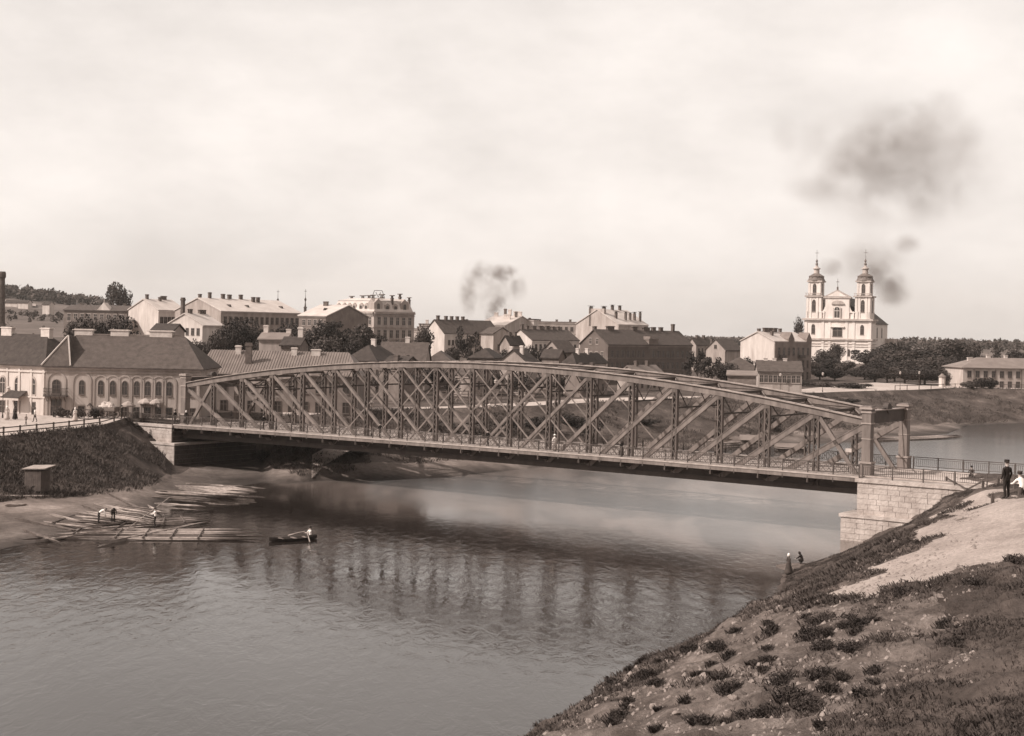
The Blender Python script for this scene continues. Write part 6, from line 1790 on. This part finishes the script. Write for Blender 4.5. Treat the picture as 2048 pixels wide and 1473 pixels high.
def cart(x, y, heading, label):
    p = street(x, y); r = empty("horse_cart", p, label, "cart", rz=heading)
    mb = MB(); mb.cbox(-.75, .75, -1.3, 1.3, .85, .95); mb.cbox(-.8, -.72, -1.3, 1.3, .95, 1.45); mb.cbox(.72, .8, -1.3, 1.3, .95, 1.45); mb.cbox(-.8, .8, -1.34, -1.26, .95, 1.45); mb.build("box", m_wood, r)
    mb = MB()
    for k in range(12): mb.tube([(random.uniform(-.5, .5), random.uniform(-1, 1), 1.2), (random.uniform(-.3, .3), random.uniform(-.8, .8), random.uniform(1.7, 2.0))], [.45, .25], 8)
    mb.build("load", m_canvas, r)
    for sx in (-.9, .9):
        for sy in (-.85, .85):
            mb = MB(); R_ = .48
            for k in range(14):
                a, c = 2 * math.pi * k / 14, 2 * math.pi * (k + 1) / 14
                mb.bar((sx, sy + R_ * math.cos(a), R_ + .02 + R_ * math.sin(a)), (sx, sy + R_ * math.cos(c), R_ + .02 + R_ * math.sin(c)), .08, .08, (1, 0, 0))
            w = mb.build("wheel", m_post, r)
            mb = MB()
            for k in range(5):
                a = math.pi * k / 5; mb.bar((sx, sy - R_ * math.cos(a), R_ + .02 - R_ * math.sin(a)), (sx, sy + R_ * math.cos(a), R_ + .02 + R_ * math.sin(a)), .05, .04, (1, 0, 0))
            mb.build("spokes", m_post, w)
    mb = MB()
    for sx in (-.45, .45): mb.tube([(sx, 1.2, .85), (sx, 3.4, 1.05)], .04, 6)
    for sy in (-.85, .85): mb.bar((-.9, sy, .5), (.9, sy, .5), .09, .09, UP)
    mb.build("shafts", m_post, r)
    return r
def horse(x, y, heading, label):
    p = street(x, y); r = empty("horse", p, label, "horse", rz=heading)
    J = [((0, -.62, 1.2), .25), ((0, -.2, 1.18), .27), ((0, .35, 1.18), .27), ((0, .68, 1.32), .2), ((0, .92, 1.62), .125), ((0, 1.06, 1.82), .11), ((0, 1.25, 1.68), .085), ((0, 1.4, 1.52), .065)]
    E = [(k, k + 1) for k in range(7)]
    for sx in (-.15, .15):
        b0 = len(J); J += [((sx, .45, .95), .12), ((sx, .46, .58), .062), ((sx, .43, .16), .042), ((sx, .48, .04), .06)]; E += [(2, b0), (b0, b0 + 1), (b0 + 1, b0 + 2), (b0 + 2, b0 + 3)]
        b0 = len(J); J += [((sx, -.55, .92), .15), ((sx, -.42, .72), .1), ((sx, -.72, .48), .058), ((sx, -.66, .14), .042), ((sx, -.61, .04), .06)]; E += [(0, b0)] + [(b0 + k, b0 + k + 1) for k in range(4)]
    b0 = len(J); J += [((0, -.86, 1.25), .06), ((0, -.98, .9), .07), ((0, -.96, .55), .03)]; E += [(0, b0), (b0, b0 + 1), (b0 + 1, b0 + 2)]
    for sx in (-.05, .05):
        J.append(((sx, 1.02, 1.98), .02)); E.append((5, len(J) - 1))
    me = bpy.data.meshes.new("sk"); me.from_pydata([j[0] for j in J], E, []); ob = bpy.data.objects.new("sk", me); COL.objects.link(ob)
    ob.modifiers.new("s", 'SKIN')
    for i, j in enumerate(J): me.skin_vertices[0].data[i].radius = (j[1], j[1])
    me.skin_vertices[0].data[1].use_root = True
    sb = ob.modifiers.new("b", 'SUBSURF'); sb.levels = 2; sb.render_levels = 2
    m2 = bpy.data.meshes.new_from_object(ob.evaluated_get(bpy.context.evaluated_depsgraph_get())); bpy.data.objects.remove(ob)
    m2.materials.clear(); m2.materials.append(m_hide); m2.polygons.foreach_set('use_smooth', [True] * len(m2.polygons))
    b = bpy.data.objects.new("body", m2); COL.objects.link(b); b.parent = r
    mb = MB(); mb.tube([(0, .66, 1.56), (0, .86, 1.78), (0, 1.0, 1.95)], [.05, .06, .03], 6); mb.build("mane", m_hair, r)
    mb = MB(); mb.tube([(-.24, .62, 1.0), (-.25, .6, 1.35), (0, .62, 1.62), (.25, .6, 1.35), (.24, .62, 1.0)], .05, 6); mb.build("collar", m_post, r)
cart(214, 838, math.radians(80), "loaded horse cart standing before the grey corner house")
horse(194, 839, math.radians(80), "dark harnessed horse in front of the loaded cart")

# ================================================================== RAFTS, LOGS, BOATS
lg = MB(); lg.tube([(0, 0, 0), (.25, .25, .05), (.55, .4, -.1), (.8, .1, .12), (1, -.1, 0)], [.52, .5, .45, .42, .36], 9)
LOGS = [proto(lg.build("log", m_timber)), None]
l2 = MB(); l2.v, l2.f, l2.m = lg.v, lg.f, lg.m; LOGS[1] = proto(l2.build("log", m_timber_d))
def place_log(src, parent, p, q, d):
    p, q = Vector(p), Vector(q); v = q - p
    c = src.copy(); COL.objects.link(c); c.parent = parent
    c.location = p - (parent.location if parent else Vector()); c.rotation_euler = (0, math.asin(max(-1, min(1, -v.z / v.length))), math.atan2(v.y, v.x)); 
    sc = d / .94
    c.scale = (v.length, sc, sc)
    return c
def raft(label, corners, n, z=.06, d=.2, jitter=1.1, wet=.3, cross=2, cat="raft"):
    """corners: pixels of near-left, near-right, far-right, far-left; logs run left to right"""
    a, b_, c_, d_ = [G(x, y, z) for x, y in corners]
    r = empty("log_raft", (a + b_ + c_ + d_) / 4 - UP * .15, label, cat)
    n = int(n * 1.3)
    for k in range(n):
        f = k / max(1, n - 1) + random.uniform(-.06, .06); p, q = a.lerp(d_, f), b_.lerp(c_, f)
        dr = (q - p).normalized()
        p = p + dr * random.uniform(-jitter, jitter); q = q + dr * random.uniform(-jitter, jitter)
        sd0 = Vector((-dr.y, dr.x, 0)); p = p + sd0 * random.uniform(-.35, .35); q = q + sd0 * random.uniform(-.35, .35)
        z0 = random.uniform(-.07, .06); p = p + UP * z0; q = q + UP * (z0 + random.uniform(-.03, .05))
        place_log(LOGS[1] if random.random() < wet else LOGS[0], r, p, q, d * random.uniform(.75, 1.25))
    for k in range(cross):
        f = (k + .6) / (cross + .2); p, q = a.lerp(b_, f) + UP * .2, d_.lerp(c_, f) + UP * .2
        mb = MB(); mb.tube([p, q], .07, 7); mb.build("cross_pole", m_timber_d, r, origin=r.location)
    return r
raft("front raft of pale peeled logs with cross poles, nearest open water", [(196, 1080), (428, 1082), (440, 1062), (212, 1062)], 13, wet=.2, cross=4)
raft("raft of long dark logs just behind the front raft", [(95, 1078), (270, 1062), (300, 1046), (120, 1060)], 8, wet=.7)
raft("narrow raft of thin poles beyond the standing raftsman", [(300, 1052), (395, 1048), (380, 1036), (310, 1040)], 6, wet=.5, d=.2)
raft("raft of logs fanned out on the shore by the bending workers", [(170, 1030), (262, 1044), (302, 1022), (205, 1008)], 11, z=.5, wet=.35, cross=0)
raft("half beached raft of dark logs at the left shore", [(58, 1046), (150, 1056), (205, 1040), (92, 1030)], 7, z=.35, wet=.6, cross=1)
raft("stack of pale logs on the shore under the bridge's left end", [(385, 985), (470, 990), (492, 976), (418, 970)], 10, z=.5, wet=.2, d=.3, cross=0)
raft("row of dark logs in the shadow by the left abutment", [(260, 990), (390, 1000), (400, 985), (280, 978)], 7, z=.4, wet=.8, cross=0)
raft("raft of pale timber on the far beach behind the right half of the truss", [(1300, 884), (1420, 884), (1425, 874), (1310, 874)], 9, z=.9, wet=.1, d=.35, cross=0)
raft("timber raft moored along the far beach behind the right portal diagonals", [(1440, 892), (1510, 888), (1500, 876), (1440, 878)], 9, z=.5, wet=.3, d=.35, cross=0)
raft("long pale timber raft drifting off the far spit right of the portal", [(1760, 882), (1890, 877), (1885, 872), (1765, 876)], 6, z=.15, wet=.3, d=.35, cross=0)
LB = "single loose log lying on the sandy left shore"; LGp = "loose logs on the left shore"
for (x0, y0, x1, y1) in ((5, 1011, 84, 1007), (20, 1022, 48, 1020), (58, 1044, 150, 1052), (250, 1068, 390, 1040), (300, 1006, 322, 1018), (180, 1020, 240, 1030), (232, 1002, 292, 1014), (330, 1000, 395, 1004), (90, 1070, 138, 1064), (60, 1060, 110, 1072), (215, 1015, 300, 1026), (120, 1035, 190, 1042)):
    p, q2 = G(x0, y0, .6), G(x1, y1, .6)
    zz = lambda v: max(gz(v.x, v.y), .02) + .12
    p.z, q2.z = zz(p), zz(q2)
    c = place_log(random.choice(LOGS), None, p, q2, .26); tag(c, LB, "log", LGp)
# planks laid at the foot of the dark slope and a plank shed
p = G(74, 994, 1.0)
r = empty("plank_shed", (p.x, p.y, gz(p.x, p.y)), "dark box-like plank shed at the foot of the left slope", "shed", rz=math.radians(-14))
for k in range(9):
    mb = MB(); x = -.92 + k * .205; mb.cbox(x, x + .19, -.85, -.8, 0, 2.05 + random.uniform(-.04, .04)); mb.build("plank", m_post, r)
for k in range(8):
    mb = MB(); y = -.8 + k * .205; mb.cbox(-.95, -.9, y, y + .19, 0, 2.1); mb.build("plank", m_wood, r)
mb = MB(); mb.cbox(-.9, .92, -.79, .85, -.1, 2.0); mb.build("frame", m_post, r)
mb = MB(); mb.add([(-1.1, -1.05, 2.12), (1.5, -1.05, 2.25), (1.5, 1.05, 2.45), (-1.1, 1.05, 2.32), (-1.1, -1.05, 2.2), (1.5, -1.05, 2.33), (1.5, 1.05, 2.53), (-1.1, 1.05, 2.4)], [(3, 2, 1, 0), (4, 5, 6, 7), (0, 1, 5, 4), (1, 2, 6, 5), (2, 3, 7, 6), (3, 0, 4, 7)]); mb.build("lid", m_timber, r)
# dark huts on the far beach behind the truss
for x, y, D_, w, lb in ((1497, 872, 246, 2.3, "dark plank hut on the far beach behind the truss"), (1580, 876, 244, 4.2, "low dark plank hut with pale roof on the far beach")):
    p = P(x, y, D_); zg_ = gz(p.x, D_); r = empty("beach_hut", (p.x, D_, zg_), lb, "hut")
    mb = MB(); mb.cbox(-w / 2, w / 2, -1, 1, -.3, 1.9); mb.build("wall", m_post, r)
    mb = MB(); mb.prism([(-w / 2 - .3, -1.3, 1.9), (-w / 2 - .3, 1.3, 1.9), (-w / 2 - .3, 0, 2.7)], (w + .6, 0, 0)); mb.build("roof", m_metal, r)
    mb = MB(); mb.cbox(-.4, .4, -1.05, -.99, 0, 1.6); mb.build("door", m_hair, r)
def boat(p, heading, ln, label, m=m_hair):
    r = empty("rowing_boat", p, label, "boat", rz=heading)
    mb = MB(); nS = 13; rows_ = []
    for i in range(nS):
        t_ = i / (nS - 1) * 2 - 1; hw = .62 * (1 - abs(t_) ** 2.6) + .03; z1_ = .34 + .22 * t_ * t_; z0_ = -.12 + .2 * abs(t_) ** 3
        y = t_ * ln / 2
        rows_.append([(-hw, y, z1_), (-hw * .8, y, (z0_ + z1_) / 2), (-hw * .35, y, z0_), (hw * .35, y, z0_), (hw * .8, y, (z0_ + z1_) / 2), (hw, y, z1_), (hw * .9, y, z1_), (hw * .7, y, (z0_ + z1_) / 2 + .03), (0, y, z0_ + .06), (-hw * .7, y, (z0_ + z1_) / 2 + .03), (-hw * .9, y, z1_)])
    V_ = [v for rw in rows_ for v in rw]; k = 11
    Fc = [(i * k + j, i * k + (j + 1) % k, (i + 1) * k + (j + 1) % k, (i + 1) * k + j) for i in range(nS - 1) for j in range(k)] + [tuple(range(k)), tuple(reversed(range((nS - 1) * k, nS * k)))]
    V_ = [(x_, y_, z_ * .7) for x_, y_, z_ in V_]; mb.add(V_, Fc); mb.build("hull", m, r)
    for y in (-ln * .25, .05, ln * .25):
        mb = MB(); mb.cbox(-.52, .52, y - .12, y + .12, .2, .25); mb.build("thwart", m_wood, r)
    return r
a, b_ = G(538, 1082, .1), G(634, 1076, .1); c = (a + b_) / 2; d = b_ - a
bt = boat((c.x, c.y, .0), math.atan2(d.y, d.x) - math.pi / 2, d.length, "long dark rowing boat on the open river")
p = c + d.normalized() * d.length * .36
person((p.x, p.y, -.12), math.atan2(d.y, d.x) + math.pi / 2, "person in white shirt sitting in the stern of the rowing boat", 'row', m_whcloth, m_dkcloth, 'hat', m_hair)
dn = d.normalized(); sd_ = Vector((-dn.y, dn.x, 0))
for s in (-1, 1):
    mb = MB(); mb.tube([p - dn * .45 + sd_ * s * .2 + UP * .6, p - dn * .7 + sd_ * s * 1.0 + UP * .42, p - dn * 1.1 + sd_ * s * 2.3 + UP * .02], [.03, .03, .06], 6)
    o = mb.build("oar", m_timber, None, origin=p); tag(o, "thin wooden oar of the long dark rowing boat", "oar", "oars of the rowing boat")

# ================================================================== SMOKE AND AIR
def smoke(name, label, parts, D, dens, seed, nscale, thr, depth):
    """parts: pixel ellipses (x, y, rx, ry) merged into one soft volume"""
    xs_ = [p[0] - p[2] for p in parts] + [p[0] + p[2] for p in parts]; ys_ = [p[1] - p[3] for p in parts] + [p[1] + p[3] for p in parts]
    c = P((min(xs_) + max(xs_)) / 2, (min(ys_) + max(ys_)) / 2, D); k = D / F
    hx, hz_ = (max(xs_) - min(xs_)) / 2 * k * 1.05, (max(ys_) - min(ys_)) / 2 * k * 1.05
    m = bpy.data.materials.new(name + "_air"); m.use_nodes = True; t = m.node_tree
    for nd in list(t.nodes):
        if nd.type == 'BSDF_PRINCIPLED': t.nodes.remove(nd)
    out = [nd for nd in t.nodes if nd.type == 'OUTPUT_MATERIAL'][0]
    pv = t.nodes.new("ShaderNodeVolumePrincipled"); pv.inputs['Color'].default_value = tone(.2)
    geo = t.nodes.new("ShaderNodeNewGeometry")
    prev = None
    for (x, y, rx, ry, wt) in parts:
        q = P(x, y, D); mp_ = t.nodes.new("ShaderNodeMapping"); mp_.vector_type = 'TEXTURE'
        mp_.inputs['Location'].default_value = q; mp_.inputs['Scale'].default_value = (rx * k, depth * max(rx, ry) * k * .6, ry * k * 1.15)
        t.links.new(geo.outputs['Position'], mp_.inputs[0])
        ln_ = t.nodes.new("ShaderNodeVectorMath"); ln_.operation = 'LENGTH'; t.links.new(mp_.outputs[0], ln_.inputs[0])
        mr = t.nodes.new("ShaderNodeMapRange"); mr.inputs['From Min'].default_value = 1; mr.inputs['From Max'].default_value = .15; mr.interpolation_type = 'SMOOTHSTEP'; mr.inputs['To Max'].default_value = wt
        t.links.new(ln_.outputs['Value'], mr.inputs[0])
        if prev is None: prev = mr.outputs[0]
        else:
            mxn = t.nodes.new("ShaderNodeMath"); mxn.operation = 'MAXIMUM'; t.links.new(prev, mxn.inputs[0]); t.links.new(mr.outputs[0], mxn.inputs[1]); prev = mxn.outputs[0]
    nz_ = t.nodes.new("ShaderNodeTexNoise"); nz_.noise_dimensions = '4D'; nz_.inputs['W'].default_value = seed; nz_.inputs['Scale'].default_value = nscale; nz_.inputs['Detail'].default_value = 6; nz_.inputs['Distortion'].default_value = .25
    t.links.new(geo.outputs['Position'], nz_.inputs['Vector'])
    nr_ = t.nodes.new("ShaderNodeMapRange"); nr_.inputs['From Min'].default_value = thr; nr_.inputs['From Max'].default_value = thr + .32
    t.links.new(nz_.outputs[0], nr_.inputs[0])
    mu = t.nodes.new("ShaderNodeMath"); mu.operation = 'MULTIPLY'; t.links.new(prev, mu.inputs[0]); t.links.new(nr_.outputs[0], mu.inputs[1])
    m3 = t.nodes.new("ShaderNodeMath"); m3.operation = 'MULTIPLY'; m3.inputs[1].default_value = dens; t.links.new(mu.outputs[0], m3.inputs[0])
    t.links.new(m3.outputs[0], pv.inputs['Density']); t.links.new(pv.outputs[0], out.inputs['Volume'])
    hy = depth * max(p[2] for p in parts) * k * .65
    mb = MB(); mb.cbox(c.x - hx, c.x + hx, D - hy, D + hy, c.z - hz_, c.z + hz_)
    o = mb.build(name, m, None, origin=c)
    tag(o, label, "smoke", kind='stuff')
smoke("smoke_plume", "small dark smoke plume curling above the clustered roof chimneys",
      [(977, 634, 10, 16, 1.3), (985, 618, 20, 24, 1.2), (1000, 604, 26, 16, 1.0), (962, 545, 44, 26, .45), (1005, 548, 44, 22, .6), (1035, 575, 26, 34, .35), (938, 585, 26, 54, .38), (990, 580, 66, 60, .16)], 478, .8, 3.1, .3, .38, 1.0)
smoke("smoke_plume", "broad faint smoke cloud high above the church",
      [(1640, 375, 90, 45, .55), (1700, 330, 95, 55, .8), (1760, 285, 95, 55, .9), (1830, 248, 95, 55, .9), (1890, 222, 60, 50, .7), (1570, 275, 36, 60, .5), (1790, 335, 260, 140, .42), (1930, 300, 80, 90, .4), (1740, 385, 180, 40, .45)], 820, .125, 3.7, .05, .33, .5)
smoke("smoke_plume", "smoke drifting behind the right church tower",
      [(1755, 548, 46, 44, .8), (1785, 578, 50, 40, .9), (1812, 490, 44, 24, .5), (1664, 535, 36, 22, .6), (1740, 520, 90, 60, .2)], 690, .26, 5.2, .11, .32, .9)
hz = bpy.data.materials.new("hazy_air"); hz.use_nodes = True; t = hz.node_tree
for nd in list(t.nodes):
    if nd.type == 'BSDF_PRINCIPLED': t.nodes.remove(nd)
pv = t.nodes.new("ShaderNodeVolumePrincipled"); pv.inputs['Color'].default_value = tone(.93); pv.inputs['Density'].default_value = 0.00006; pv.inputs['Anisotropy'].default_value = .2
t.links.new(pv.outputs[0], [nd for nd in t.nodes if nd.type == 'OUTPUT_MATERIAL'][0].inputs['Volume'])
if USE_HAZE:
    mb = MB(); mb.cbox(-5200, 5200, -60, 5600, -5, 175)
    o = mb.build("haze", hz, None, origin=(0, 2700, -5)); tag(o, "thin summer haze over the river valley", "haze", kind='stuff')

for o in _trash:
    try: bpy.data.objects.remove(o)
    except ReferenceError: pass
